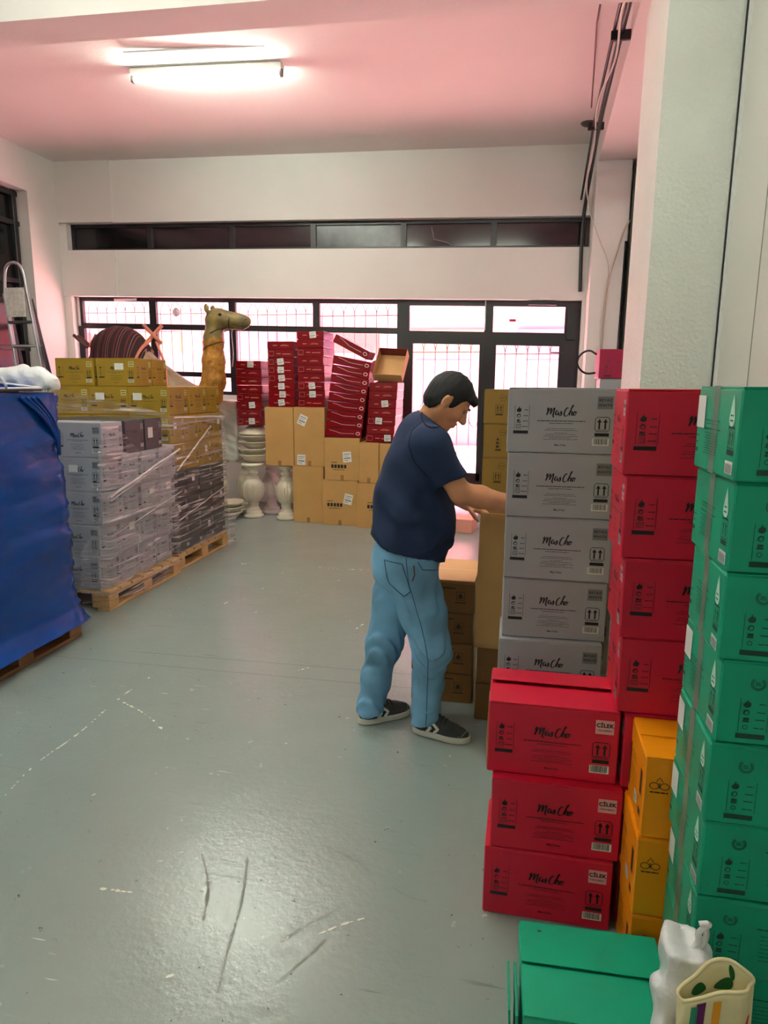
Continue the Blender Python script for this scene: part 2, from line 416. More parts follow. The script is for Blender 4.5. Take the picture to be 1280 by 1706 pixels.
for pts in ([(-3.0, 3.33), (-.2, 3.37)], [(-2.3, 3.5), (.0, 3.55)], [(-2.9, 5.25), (-.8, 5.3)]):      # expansion joints
    (x0, y0), (x1, y1) = pts
    m = MB(); m.add([(x0,y0,.0012),(x1,y1,.0012),(x1,y1+.006,.0012),(x0,y0+.006,.0012)], [(0,1,2,3)]); m.build('joint', JOINT, floor)

# scuffs and paint chips worn into the floor
SC = {'w': [[(-1.942,2.036),(-1.996,2.308),(-1.964,2.548),(-1.998,2.914),(-1.971,3.221)],[(-1.998,2.914),(-1.76,2.8),(-1.611,2.681)],[(-.529,1.669),(-.469,1.721),(-.406,1.758)],[(-.64,1.62),(-.61,1.64)],[(-1.29,1.7),(-1.17,1.706)],[(-1.732,5.608),(-1.559,5.586),(-1.238,5.619)],[(-2.453,5.548),(-2.337,5.617)],[(-2.128,4.413),(-2.105,4.518)],[(-1.83,4.317),(-1.78,4.422)],[(-1.036,4.15),(-1.004,4.275)],[(-.907,1.435),(-.88,1.451)],[(-.866,2.551),(-.854,2.573)],[(-.825,2.685),(-.846,2.707)],[(-1.61,2.147),(-1.601,2.161)],[(-1.2,3.45),(-1.15,3.5)],[(-.45,1.80),(-.43,1.81)]],
      'd': [[(-1.727,2.517),(-1.687,2.625),(-1.528,2.642),(-1.375,2.551)],[(-.62,1.631),(-.576,1.698),(-.486,1.786)],[(-.561,1.543),(-.525,1.597),(-.505,1.651)],[(-.623,2.048),(-.503,2.011),(-.445,1.963)],[(-1.036,1.929),(-.941,1.801),(-.891,1.656)],[(-.737,1.432),(-.771,1.566),(-.803,1.75),(-.866,1.934)],[(-.344,1.9),(-.29,1.871),(-.231,1.865)],[(-1.596,1.635),(-1.567,1.655),(-1.52,1.638)],[(-1.9,2.1),(-1.75,2.45),(-1.7,2.7)]]}
rs = random.Random(12); mw, md = MB(), MB()
for kind, lines in SC.items():
    for ln in lines:
        P = chaikin([(x, y, 0) for x, y in ln], 2) if len(ln) > 2 else [Vector((x, y, 0)) for x, y in ln]
        for p0, p1 in zip(P[:-1], P[1:]):
            d_ = p1-p0; L_ = d_.length; n_ = max(1, int(L_/(.02 if kind == 'w' else .012)))
            for q in range(n_):
                if kind == 'w' and rs.random() < .5: continue
                c_ = p0+d_*((q+rs.random())/n_); rad = rs.uniform(.003, .011) if kind == 'w' else rs.uniform(.004, .010); a0 = rs.random()*6; el = rs.uniform(.4, .9); dr_ = math.atan2(d_.y, d_.x)
                pts = []
                for k in range(6):
                    t_ = a0+k*math.pi/3; r_ = rad*rs.uniform(.6, 1.25); u_, v_ = r_*math.cos(t_)*1.5, r_*math.sin(t_)*el
                    pts.append((c_.x+u_*math.cos(dr_)-v_*math.sin(dr_), c_.y+u_*math.sin(dr_)+v_*math.cos(dr_), .0010+.0004*rs.random()))
                (mw if kind == 'w' else md).add(pts, [(0, 1, 2, 3, 4, 5)])
o = mw.build('paint_chips', M('chipped_bare_concrete', (206, 206, 194), .6), floor); o['kind'] = 'stuff'
o = md.build('scuff_marks', M('rubbed_scuff', (126, 132, 124), .5), floor); o['kind'] = 'stuff'

# ceiling and beams
mb = MB(); skbox(mb, XL-.3, 2.0, YB-.2, YF+.3, 4.44, 4.64); struct(mb.build('ceiling', CEIL))
mb = MB(); skbox(mb, XL-.1, 1.3, 4.72, 5.06, 4.12, 4.46); o = struct(mb.build('trim_1', CEIL)); o['label'] = 'cross beam under the ceiling'
mb = MB(); skbox(mb, XL-.1, 1.3, .0, .34, 4.12, 4.46); o = struct(mb.build('trim_2', CEIL)); o['label'] = 'second cross beam nearer the viewer'
mb = MB(); mb.add([(.636,5.06,4.05),(1.5,5.06,4.05),(1.5,8.75,4.05),(.72,8.75,4.05),(.636,5.06,4.5),(1.5,5.06,4.5),(1.5,8.75,4.5),(.72,8.75,4.5)],
    [(0,3,2,1),(4,5,6,7),(0,1,5,4),(1,2,6,5),(2,3,7,6),(3,0,4,7)])
o = struct(mb.build('trim_3', CEIL)); o['label'] = 'long ceiling beam above the pillar'

# far wall with the two openings
mb = MB(); Y0, Y1 = YF, YF+.28
skbox(mb, -6.6, 1.6, Y0, Y1, 3.665, 4.6)
skbox(mb, -6.6, 1.6, Y0, Y1, 2.71, 3.315)
skbox(mb, -6.6, -6.22, Y0, Y1, 3.31, 3.67); skbox(mb, .70, 1.6, Y0, Y1, 3.31, 3.67)
skbox(mb, -6.6, -6.22, Y0, Y1, 0, 2.715, flat0=True); skbox(mb, .655, 1.6, Y0, Y1, 0, 2.715, flat0=True)
skbox(mb, -6.3, -1.53, Y0, Y1, 0, 1.43, flat0=True)
struct(mb.build('wall_far', WALL))
# slim plaster pilaster at the left corner of the far wall (a faint step in the plaster)
mb = MB(); skbox(mb, XL, -5.5, YF-.02, YF, 3.67, 4.6); skbox(mb, XL, -5.5, YF-.02, YF, 2.71, 3.31); o = struct(mb.build('trim_4', WALL)); o['label'] = 'shallow plaster step at the wall corner'

# left wall with a tall opening
mb = MB()
mb.box(XL-.3, XL, 8.12, YF+.28, 0, 4.9); mb.box(XL-.3, XL, 5.9, 8.12, 4.02, 4.9); mb.box(XL-.3, XL, YB-.2, 5.9, 0, 4.9); mb.box(XL-.3, XL, 5.9, 8.12, 0, .25)
struct(mb.build('wall_left', WALL))
w3 = struct(mk('window_3', None)); w3['label'] = 'tall black painted window in the left wall'
mb = MB(); mb.box(XL-.24, XL-.2, 5.9, 8.12, .25, 4.02); mb.build('backing', BLACKG, w3)
for y in (5.95, 6.65, 7.35, 8.05):
    MB().cbox(XL-.2, XL-.14, y-.035, y+.035, .25, 4.02).build('mullion', BLACKM, w3)
for z in (.3, 1.15, 2.05, 2.9, 3.62, 3.98):
    MB().cbox(XL-.195, XL-.145, 5.9, 8.12, z-.03, z+.03).build('glazing_bar', BLACKM, w3)

# rear wall, right partition, pillars
struct(MB().box(XL-.3, 2.0, YB-.3, YB, 0, 4.9).build('wall_rear', WALL))
wr = struct(MB().box(XR, XR+.2, YB, 4.42, 0, 4.9).build('wall_right', PANELW))
for y in (3.78, 2.62, 1.5, .35):
    MB().box(XR-.003, XR+.01, y-.004, y+.004, 0, 4.6).build('panel_joint', M('grey_panel_joint', (150, 150, 146), .6), wr)
MB().box(XR-.012, XR+.02, 4.34, 4.40, 0, 4.6).build('edge_profile', M('white_edge_profile', (226, 228, 224), .4), wr)
o = struct(MB().box(.70, 1.105, 4.40, 5.22, 0, 4.9).build('pillar', ROUGHCAST)); o['label'] = 'large textured white pillar on the right'
MB().box(1.1, 1.118, 4.385, 4.41, 0, 4.6).build('dark_gap', BLACKM, o)
o = struct(MB().box(.70, 1.07, 8.3, YF+.02, 0, 4.06).build('pilaster', WALL)); o['label'] = 'white pilaster beside the glass door'
struct(MB().box(1.5, 1.7, 4.4, YF+.28, 0, 4.9).build('wall_side', WALL))
o = struct(MB().box(1.09, 1.5, 8.2, 8.3, 0, 3.98).build('trim_5', M('dark_olive_paint', (62, 66, 52), .6))); o['label'] = 'dark olive recess behind the pillar'
MB().box(1.1, 1.4, 8.16, 8.2, 0, 3.3).build('panel', WALL, o)

# upper band of black panes
w1 = struct(mk('window_1', None)); w1['label'] = 'long high band of black panes'
def fr(parent, name, x0, x1, z0, z1, y0=8.80, y1=8.86, mat=BLACKM):
    mb = MB(); skbox(mb, x0, x1, y0, y1, z0, z1); return mb.build(name, mat, parent)
bx = [-6.22, -5.04, -3.85, -2.73, -1.55, -.43, .70]
fr(w1, 'frame_rail', -6.22, .70, 3.62, 3.665); fr(w1, 'frame_rail', -6.22, .70, 3.315, 3.355)
for x in bx: fr(w1, 'mullion', max(-6.22, x-.035), min(.70, x+.035), 3.355, 3.62)
for i in range(6):
    fr(w1, 'pane', bx[i]+.03, bx[i+1]-.03, 3.35, 3.625, 8.83, 8.84, GREYG if i == 3 else BLACKG)  # one pane greyed to paint in its brighter reflection
m = MB(); m.tube([(-1.2,8.826,SK(-1.2,3.58)),(-1.18,8.826,SK(-1.2,3.5)),(-1.17,8.826,SK(-1.2,3.44)),(-1.0,8.826,SK(-1,3.40)),(-.95,8.826,SK(-.95,3.37))], .004, 4); m.build('crack', M('crack_grey', (150, 150, 150), .6), w1)

# clear glass (thin)
gm = bpy.data.materials.new('clear_window_glass'); gm.use_nodes = True; g = gm.node_tree; g.nodes.clear()
go = g.nodes.new('ShaderNodeOutputMaterial'); gt = g.nodes.new('ShaderNodeBsdfTransparent'); gt.inputs[0].default_value = (.97, .95, .955, 1)
gg = g.nodes.new('ShaderNodeBsdfGlossy'); gg.inputs['Roughness'].default_value = .02; gx = g.nodes.new('ShaderNodeMixShader'); gx.inputs[0].default_value = .06
g.links.new(gt.outputs[0], gx.inputs[1]); g.links.new(gg.outputs[0], gx.inputs[2]); g.links.new(gx.outputs[0], go.inputs[0])

w2 = struct(mk('window_2', None)); w2['label'] = 'four black framed bays of clear panes'
fr(w2, 'frame_rail', -6.22, -1.53, 2.655, 2.71); fr(w2, 'frame_rail', -6.22, -1.53, 1.43, 1.475)
mx = [(-6.22, -6.13), (-5.104, -5.004), (-3.932, -3.837), (-2.749, -2.658), (-1.62, -1.53)]
for a, b in mx: fr(w2, 'mullion', a, b, 1.475, 2.655)
for i in range(4):
    a, b = mx[i][1], mx[i+1][0]
    fr(w2, 'transom', a, b, 2.285, 2.36); fr(w2, 'transom', a, b, 1.66, 1.725)
    for z0, z1 in ((2.35, 2.665), (1.72, 2.29), (1.465, 1.665)): fr(w2, 'pane', a-.01, b+.01, z0, z1, 8.828, 8.832, gm)
MB().box(-6.2, -6.17, 8.78, 8.80, 2.4, 2.79).build('white_tape', WHITEL, w2)
MB().box(-5.62, -5.28, 8.78, 8.80, 2.73, 2.76).build('white_tape', WHITEL, w2)
m = MB(); m.lathe([(.0, 0), (.05, .0), (.06, .02), (.03, .05)], 12, T=Matrix.Translation((-4.70, 8.82, SK(-4.7, 2.52))) @ Matrix.Rotation(R(90), 4, 'X')); m.build('window_vent', M('pale_plastic', (200, 196, 196), .4), w2)
d1 = struct(mk('door_1', None)); d1['label'] = 'black framed double glass door'
fr(d1, 'frame_rail', -1.53, .655, 2.64, 2.71)
fr(d1, 'frame_post', -1.53, -1.46, 0.09, 2.64); fr(d1, 'frame_post', -.507, -.40, 0.05, 2.64); fr(d1, 'frame_post', .47, .655, .03, 2.64)
for a, b in ((-1.46, -.507), (-.40, .47)):
    fr(d1, 'transom', a, b, 2.24, 2.33)
    fr(d1, 'pane', a-.005, b+.005, 2.32, 2.645, 8.828, 8.832, gm)
    fr(d1, 'door_rail', a, b, 2.17, 2.245, 8.79, 8.85); fr(d1, 'door_rail', a, b, .44, .535, 8.79, 8.85)
    fr(d1, 'door_stile', a, a+.05, .12, 2.17, 8.79, 8.85); fr(d1, 'door_stile', b-.05, b, .12, 2.17, 8.79, 8.85)
    fr(d1, 'kick_panel', a+.04, b-.04, .12, .45, 8.81, 8.83); fr(d1, 'pane', a+.045, b-.045, .53, 2.175, 8.824, 8.828, gm)
fr(d1, 'lock_box', .50, .60, 2.25, 2.62, 8.74, 8.80); fr(d1, 'pull_rod', -.505, -.49, 2.35, 2.72, 8.77, 8.79, M('bright_steel', (190, 190, 190), .3, 1.))
fr(d1, 'red_sticker', -.20, -.12, 2.46, 2.49, 8.818, 8.822, M('red_sticker', (170, 20, 40), .4))
fr(d1, 'door_closer', .02, .36, 2.655, 2.70, 8.74, 8.80); fr(d1, 'door_handle', .32, .46, 2.085, 2.10, 8.76, 8.78)

# ------------------------------------------------------------------ outside: grilles, street, facade
IRON = M('pale_painted_iron', (186, 160, 170), .5)
GN = ['far left', 'second', 'third', 'fourth']
bars = []
def grille(a, b, zlo, zhi, label):
    t = thing('window_grille', label, 'grille', ((a+b)/2, 8.925, SK((a+b)/2, zlo)), group='iron grilles outside the windows')
    n = max(5, round((b-a)/.145)); st = (b-a)/n; H_ = zhi-zlo
    bar = MB().tube([(0, 0, 0), (0, 0, H_-.16)], .006, 6).mesh('bar', IRON)
    arc = MB().tube([(st*.5*math.cos(q), 0, H_-.16+st*1.0*math.sin(q)) for q in [math.pi*i/8 for i in range(9)]], .006, 6).mesh('arch', IRON)
    for i in range(n+1): mk('bar', bar, t, (-(b-a)/2+i*st, 0, 0))
    for i in range(n): mk('arch', arc, t, (-(b-a)/2+(i+.5)*st, 0, 0))
    MB().box(-(b-a)/2, (b-a)/2, -.006, .006, .02, .04).build('cross_bar', IRON, t); MB().box(-(b-a)/2, (b-a)/2, -.004, .004, H_-.17, H_-.158).build('cross_bar', IRON, t)
    for x_ in (-(b-a)/2-.012, (b-a)/2+.012):
        for z_ in (.03, H_-.165): MB().box(x_-.012, x_+.012, -.066, .006, z_-.012, z_+.012).build('fixing', IRON, t)
    return t
for i in range(4): grille(mx[i][1], mx[i+1][0], 1.35, 2.68, 'pale iron window grille with arched bars, %s bay from the left' % GN[i])
for (a, b), nm in (((-1.44, -.52), 'left'), ((-.38, .46), 'right')):
    t = grille(a, b, .2, 2.24, 'pale arched iron grille behind the %s leaf of the glass door' % nm)
    for i in range(3):
        u = -.3+.3*i; pts = [(u+.13*math.cos(q), 0, 1.12+.12*math.sin(2*q)+.12*math.sin(q)) for q in [2*math.pi*k/20 for k in range(20)]]
        MB().tube(pts, .005, 5, closed=True).build('scroll', IRON, t)
PAVE = M('pink_paving', (224, 156, 160), .85, var=(1.5, .08))
struct(MB().box(-40, 40, YF+.28, 60, -.25, -.02).build('ground', PAVE))
FAC = M('pale_pink_render', (212, 170, 178), .9, var=(.3, .05))
b = thing('building', 'pale pink rendered building across the street behind the windows', 'building', (0, 19, -.02))
MB().box(-32, 24, 0, 6, 0, 11).build('wall', FAC, b)
VIO = M('lilac_shopfront', (142, 130, 182), .4); SAL = M('salmon_sign', (216, 108, 104), .5); CREAMP = M('cream_panel', (206, 170, 130), .6); GLS = M('pale_glass', (150, 160, 182), .2)
for i, x in enumerate(range(-24, 18, 3)):
    MB().box(x, x+1.6, -.08, .02, .3, 2.3).build('shopfront', (VIO, GLS, FAC)[i % 3], b)
    MB().box(x-.2, x+2.0, -.16, .02, 2.5, 3.1).build('sign_board', (SAL, CREAMP, VIO)[i % 3], b)
    w = MB().box(x+.2, x+1.4, -.06, .02, 4.6, 6.4).build('window', GLS, b)
    MB().box(x+.05, x+1.55, -.2, .0, 4.42, 4.56).build('sill', FAC, b)
MB().box(-32, 24, -.9, .05, 3.5, 3.75).build('balcony_slab', FAC, b)

# ------------------------------------------------------------------ fluorescent lamps
TUBEM = M('lit_fluorescent_tube', (246, 255, 240), .4, emit=TUBE); BATT = M('white_lamp_housing', (236, 236, 230), .4)
def lamp(x, y, label, L=1.46, rz=.03):
    z = SK(x, 4.44)
    t = thing('tube_lamp', label, 'lamp', (x, y, z-.003), (0, .0247, rz), 'ceiling tube lamps')
    MB().cbox(-L/2, L/2, -.045, .045, -.055, 0, .008).build('housing', BATT, t)
    MB().tube([(-L/2+.03, 0, -.088), (L/2-.03, 0, -.088)], .019, 10).build('tube', TUBEM, t)
    for s_ in (-1, 1): MB().cbox(s_*(L/2-.015)-.015, s_*(L/2-.015)+.015, -.022, .022, -.11, -.05, .004).build('end_cap', M('grey_end_cap', (120, 112, 104), .5), t)
    return t
lamp(-2.95, 6.29, 'lit white fluorescent tube lamp on the ceiling')
lamp(-2.95, 2.9, 'added fill tube lamp, unseen overhead between the two cross beams')  # unseen lamp added to fill the near bay with light
lamp(-.75, 2.6, 'fluorescent tube lamp overhead beside the large pillar')
lamp(-3.2, -1.3, 'added fill tube lamp, unseen on the ceiling behind the viewer')  # added out of view to light the surfaces facing the viewer
t = thing('ceiling_strip', 'thin white strip on the ceiling just above the lit tube lamp', 'strip', (-2.9, 5.97, SK(-2.9, 4.44)), (0, 0, .09))  # plain glossy white strip set on the ceiling
MB().cbox(-.62, .62, -.025, .025, -.018, 0, .004).build('strip_body', M('glossy_white', (246, 250, 252), .25), t)
for s_ in (-1, 1): MB().cbox(s_*.62-.01, s_*.62+.01, -.027, .027, -.02, 0, .003).build('end_cap', BATT, t)
t = thing('ceiling_rose', 'small dark oval fitting on the ceiling near the beam', 'fitting', (.56, 8.05, SK(.56, 4.44)))
MB().lathe([(.001, -.03), (.05, -.028), (.075, -.012), (.08, 0)], 18).build('cover', M('dark_grey_plastic', (84, 78, 74), .5), t)
MB().lathe([(.001, -.038), (.02, -.036), (.024, -.028)], 12).build('cap', BLACKM, t)

# conduits and cables on the beam and the pilaster
CABW = M('white_cable', (214, 206, 198), .5); CABB = M('black_conduit', (26, 26, 28), .35)
run = [(.55, 1.0, 4.22), (.575, 5.0, 4.12), (.59, 6.2, 4.10), (.61, 7.35, 4.08), (.63, 8.1, 3.98), (.62, 8.62, 3.72), (.60, 8.66, 3.4), (.62, 8.66, 2.72)]
t = thing('conduit', 'black conduit running along the beam and down to the door', 'conduit', (.6, 7.3, 2.7))
off = lambda P, d: [(p[0]-.6+d[0], p[1]-7.3+d[1], p[2]-2.7+d[2]) for p in P]
MB().tube(chaikin(off(run, (0, 0, 0)), 2), .021, 8).build('pipe', CABB, t, smooth=True)
MB().tube(chaikin(off(run[:6], (-.05, 0, .02)), 2), .012, 8).build('pipe', CABB, t, smooth=True)
for y in (5.6, 7.36): MB().cbox(-.09, .06, y-7.3-.015, y-7.3+.015, 1.355, 1.42, .004).build('clamp', CABB, t)
wav = [(.56+.03*math.sin(i*1.7), 4.0+i*.42, 4.06+.03*math.cos(i*2.3)) for i in range(9)]+[(.60, 7.7, 3.95), (.57, 8.1, 3.75), (.64, 8.25, 3.55)]
tag(MB().tube(chaikin(wav, 2), .008, 6).build('cable', CABW, smooth=True), 'thin white cable wound loosely along the black conduit', 'cable')
cab = [(.62, 8.27, 3.6), (.75, 8.27, 3.25), (.90, 8.27, 2.95), (.87, 8.27, 2.7), (.85, 8.28, 2.3), (.84, 8.28, 1.9), (.82, 8.28, 1.55)]
tag(MB().tube(chaikin(cab, 2), .007, 6).build('cable', CABW, smooth=True), 'white cable hanging diagonally down the pilaster', 'cable')
cab = [(1.12, 8.27, 3.45), (1.03, 8.27, 3.35), (.97, 8.27, 3.1), (.90, 8.275, 2.85), (.875, 8.28, 2.5), (.865, 8.28, 2.0), (.85, 8.28, 1.6)]
tag(MB().tube(chaikin(cab, 2), .010, 6).build('cable', M('beige_cable', (196, 180, 160), .5), smooth=True), 'beige cable bundle bent from the pillar onto the pilaster', 'cable')
tag(MB().tube([(1.045, 8.28, .0), (1.055, 8.28, 3.2)], .014, 8).build('conduit', CABB, smooth=True), 'thin black vertical conduit at the edge of the pilaster', 'conduit')
tag(MB().tube([(.42, 5.35, 4.3), (.43, 5.9, 4.32), (.48, 6.6, 4.31), (.52, 7.2, 4.2)], .007, 6).build('rod', M('brown_rod', (120, 90, 80), .5), smooth=True), 'thin brown rod hanging below the ceiling beside the conduit', 'rod')

# ================================================================== CARTONS
_bc = {}
EPS = .0009
def face_tf(f, w, d):
    return {'-y': ((0, -d/2-EPS, 0), 0), '+x': ((w/2+EPS, 0, 0), R(90)), '-x': ((-w/2-EPS, 0, 0), R(-90)), '+y': ((0, d/2+EPS, 0), R(180))}[f]
def carton(mat, w, d, h, x0, y0, z, label, group=None, rz=0., faces=('-y',), flav=None, spring=(0, 0), prints=None, name='carton', cat='box', tape=None):
    """x0,y0 = front-left bottom corner before the small turn rz"""
    t = thing(name, label, cat, (x0+w/2, y0+d/2, z), (0, 0, rz), group)
    key = (mat.name, round(w, 3), round(d, 3), round(h, 3))
    if key not in _bc:
        body = MB().cbox(-w/2, w/2, -d/2, d/2, 0, h-.0035, .0035).mesh('body', mat)
        fl = MB().cbox(-w/2+.002, w/2-.002, 0, d/2-.002, -.0015, .0015, .0007).mesh('flap', mat)
        _bc[key] = (body, fl)
    body, fl = _bc[key]
    mk('body', body, t)
    mk('flap', fl, t, (0, -d/2+.001, h-.002), (R(spring[0]), 0, 0))
    mk('flap', fl, t, (0, d/2-.001, h-.002), (R(spring[1]), 0, R(180)))
    for i, f in enumerate(faces):
        loc, rot = face_tf(f, w, d); fw_ = w if f[1] == 'y' else d
        pr = prints[i] if prints else face_print(fw_, h, flav)
        for nm, me in (pr or []): mk(nm, me, t, loc, (0, 0, rot))
    if tape:
        mk('tape', tape, t, *[(v if j == 0 else (0, 0, v)) for j, v in enumerate(face_tf('-x', w, d))])
    return t
def sticker(parent, face, w, d, u, v, su, sv, tilt=0., lines=True, mat=WHITEL):
    """paper label with a few printed lines stuck on a face"""
    key = ('st', su, sv, mat.name, lines)
    if key not in _bc:
        p = Print(); p.rect(-su/2, su/2, -sv/2, sv/2, 0)
        if lines:
            p.dashes(-su*.38, su*.38, sv*.28, sv*.07, 3, 1); p.dashes(-su*.38, su*.2, sv*.1, sv*.05, 4, 1); p.dashes(-su*.38, su*.38, -sv*.12, sv*.12, 5, 1); p.dashes(-su*.38, su*.1, -sv*.32, sv*.06, 6, 1)
        _bc[key] = p.mesh('paper_label', [mat, M('grey_print', (110, 116, 118), .6)])
    (lx, ly, lz), rot = face_tf(face, w, d)
    o = mk('paper_label', _bc[key], parent); nrm = Vector((math.sin(rot), -math.cos(rot), 0)); al = Vector((math.cos(rot), math.sin(rot), 0))
    o.matrix_local = Matrix.Translation(Vector((lx, ly, v))+al*u+nrm*.0008) @ Matrix.Rotation(rot, 4, 'Z') @ Matrix.Rotation(R(tilt), 4, 'Y')
    return o

# ---- tall grey column behind the red boxes (seven high) -------------------------------------------------------
BH = .2305
gx = [-.046, -.043, -.048, -.042, -.040, -.043, -.047]      # bottom to top
G = 'grey cartons stacked in a column'
for i in range(7):
    w = .372 if i not in (4, 5) else .376
    n = 6-i
    carton(GREYB, w, .25, BH-.0015, gx[i], 2.44+(.012 if i in (3, 6) else 0)-(.02 if i < 3 else 0), i*BH, 'light grey printed carton, %s of the tall grey column' % (ORD[n]+(' from the top' if n else ' one')), G, rz=R([1.2, -.6, .8, 1.6, -.4, .5, -.5][i]), flav='grey', faces=('-y', '-x'))
for i in range(4):
    carton(GREYB, .372, .25, BH-.0015, .018, 2.715, i*BH, 'grey carton half hidden behind the grey column, %s from the floor' % ['first', 'second', 'third', 'fourth'][i], 'grey cartons behind the grey column', flav='grey')
# ---- khaki column behind the red column ----------------------------------------------------------------------
for i in range(7):
    carton(KHAKIB, .36, .25, BH-.0015, .352+.004*math.sin(i*2.1), 2.19, i*BH, 'khaki carton squeezed between grey and red columns, %s from the top' % (ORD[6-i] if i < 6 else 'first'), 'khaki cartons between the columns', faces=('-x',), flav='gold')
# ---- tall red column ---------------------------------------------------------------------------------------------
rx = [.346, .340, .330, .308, .296, .284, .274]
rlab = lambda n: ORD[n]+(' from the top' if n else ' one')
redside = None
for i in range(7):
    carton(REDB, .42, .25, BH-.0015, rx[i], 1.90+.006*(i % 2), i*BH, 'red printed carton, %s of the tall red column behind the orange boxes' % rlab(6-i), 'red cartons in the tall column', rz=R([.5, -.4, 1.0, -.8, .6, .9, -.3][i]), flav='red', faces=('-y', '-x'))
for i in range(7):
    carton(REDB, .33, .25, BH-.0005, .776, 1.93, i*(BH+.0015), 'red carton in the column behind the green stack, %s' % rlab(6-i), 'red cartons behind the green stack', flav='red')
# ---- three red boxes standing in front ---------------------------------------------------------------------------
RH = .2295
for i, (x, y, rz) in enumerate(((-.052, 1.862, -.4), (-.040, 1.868, .6), (-.058, 1.902, .5))):
    t = carton(REDB, .378, .248, RH, x, y, i*(RH+.001), 'red printed carton with pale label in the low front stack, %s' % ['bottom one on the floor', 'middle one', 'top one with loose flaps'][i], 'red cartons in the low front stack', rz=R(rz), flav='red', spring=(0, 0) if i < 2 else (1.5, 7.))
# ---- orange boxes --------------------------------------------------------------------------------------------------
def orange_print():
    p = Print(); w = .0022; ink = M('brown_print_ink', (70, 34, 8), .6)
    p.ring(-.013, .0, .011, .009, w, 18); p.ring(.013, 0, .011, .009, w, 18); p.stroke([(-.008, .012), (0, .024), (.008, .012)], w); p.stroke([(0, -.008), (0, .010)], w)
    p.dashes(-.022, .022, -.018, .004, 3)
    return p.mesh('logo', ink)
def orange_side(d, h):
    p = Print(); ink = M('brown_print_ink', (70, 34, 8), .6)
    p.rect(-.10, -.085, .03, .16); p.dashes(-.07, -.01, .15, .003, 2); p.dashes(-.07, -.02, .135, .002, 3)
    p.rect(.06, .085, .10, .17); p.rect(.06, .085, .04, .06)
    for q in range(4): p.dashes(-.07, .02, .11-.014*q, .0018, q+4)
    return p.mesh('side_print', ink)
olog = orange_print(); oside = orange_side(.24, .22)
for i, (x, y, rz) in enumerate(((.348, 1.668, -.6), (.345, 1.672, .5), (.352, 1.674, -.4))):
    t = carton(ORANGEB, .165, .218, .2285, x, y, i*.2305, 'orange carton with small loop logo, %s' % ['bottom of three, mostly hidden by the green box', 'middle of three', 'top of three with its lid flaps shut'][i], 'orange cartons in a short stack', rz=R(rz), spring=(0, 0) if i < 2 else (1, 2), prints=[[('side_print', oside)]], faces=('-x',))
    mk('logo', olog, t, (-.045, -.109-EPS, .15))
    sticker(t, '-x', .165, .218, .02, .06, .04, .03)
# ---- green column ----------------------------------------------------------------------------------------------------
GH = .1812; GW, GD = .30, .272
def green_prints():
    ink = M('dark_green_ink', (6, 58, 44), .5)
    p = Print(); w, h = GW, GH; U = lambda u: (u-.5)*w; V = lambda v: (1-v)*h
    p.ring(U(.24), V(.26), .0105, .0105, .0016, 20, -235, 55); p.ring(U(.24), V(.26), .0135, .0135, .0014, 20, -230, 50)
    for q in (-1, 0, 1): p.dashes(U(.24)-.006, U(.24)+.006, V(.26)+.003*q, .0014, 3+q)
    p.rect(U(.14), U(.14)+.001, V(.84), V(.44)); p.rect(U(.32), U(.32)+.001, V(.84), V(.44)); p.rect(U(.13), U(.315), V(.925), V(.865))
    flame(p, U(.185), V(.50), .018); p.ring(U(.185), V(.61), .005, .005, .0018, 10); p.stroke([(U(.165), V(.63)), (U(.18), V(.58)), (U(.2), V(.585))], .0018)
    p.rect(U(.165), U(.205), V(.725), V(.705)); p.dashes(U(.168), U(.204), V(.685), .005, 2); p.ring(U(.185), V(.785), .0045, .0045, .0014, 10)
    for v, a in ((.5, .26), (.6, .25), (.69, .245), (.79, .24)): p.dashes(U(a), U(.305), V(v), .002, int(v*90))
    p.dashes(U(.42), U(.9), V(.33), .003, 11)
    for q in range(7): p.dashes(U(.45), U(.88-.05*(q % 3)), V(.42+.055*q), .0015, q+12)
    front = p.mesh('front_print', ink)
    w = GD
    p = Print(); 
    p.dashes(U(.24), U(.6), V(.4), .0022, 1)
    p.dashes(U(.26), U(.55), V(.44), .0016, 2); p.dashes(U(.22), U(.62), V(.5), .0026, 3)
    for q in range(9): p.dashes(U(.24+.03*(q % 2)), U(.56), V(.55+.03*q), .0016, q+4)
    p.rect(U(.02), U(.09), V(.8), V(.75)); p.dashes(U(.03), U(.1), V(.6), .003, 8); p.dashes(U(.03), U(.08), V(.68), .003, 9)
    a, b, c, d = U(.80), U(.93), V(.66), V(.45)
    p.stroke([(a, c), (b, c), (b, d), (a, d), (a, c)], .002); p.rect(a, b, V(.735), V(.68)); p.rect(a, b, d, d+.004)
    for cu in (a+.01, b-.01): p.rect(cu-.002, cu+.002, c+.006, d-.012); p.poly([(cu-.005, d-.014), (cu+.005, d-.014), (cu, d-.005)])
    side = p.mesh('side_print', ink)
    p = Print(); cu, cv = U(.85), V(.28)
    pts = [(cu+.0155*math.cos(R(a_)), cv-.012+.0155*math.sin(R(a_))) for a_ in range(-205, 26, 15)]+[(cu+.006, cv+.02), (cu, cv+.034), (cu-.006, cv+.02)]
    p.poly(pts, 0); p.dashes(cu-.008, cu+.008, cv-.006, .003, 1, 1); p.dashes(cu-.008, cu+.008, cv-.016, .003, 2, 1)
    drop = p.mesh('drop_badge', [MINTL, ink])
    p = Print(); p.rect(U(.79), U(.95), V(.94), V(.80), 0)
    for q in range(9): p.rect(U(.81)+q*.004, U(.81)+q*.004+.0018, V(.93), V(.83), 1)
    code = p.mesh('barcode_label', [WHITEL, M('grey_print', (110, 116, 118), .6)])
    p = Print(); p.rect(U(.39), U(.53), V(1.0), V(.0), 0)
    tp = p.mesh('tape', TAPE_G)
    return front, side, drop, code, tp
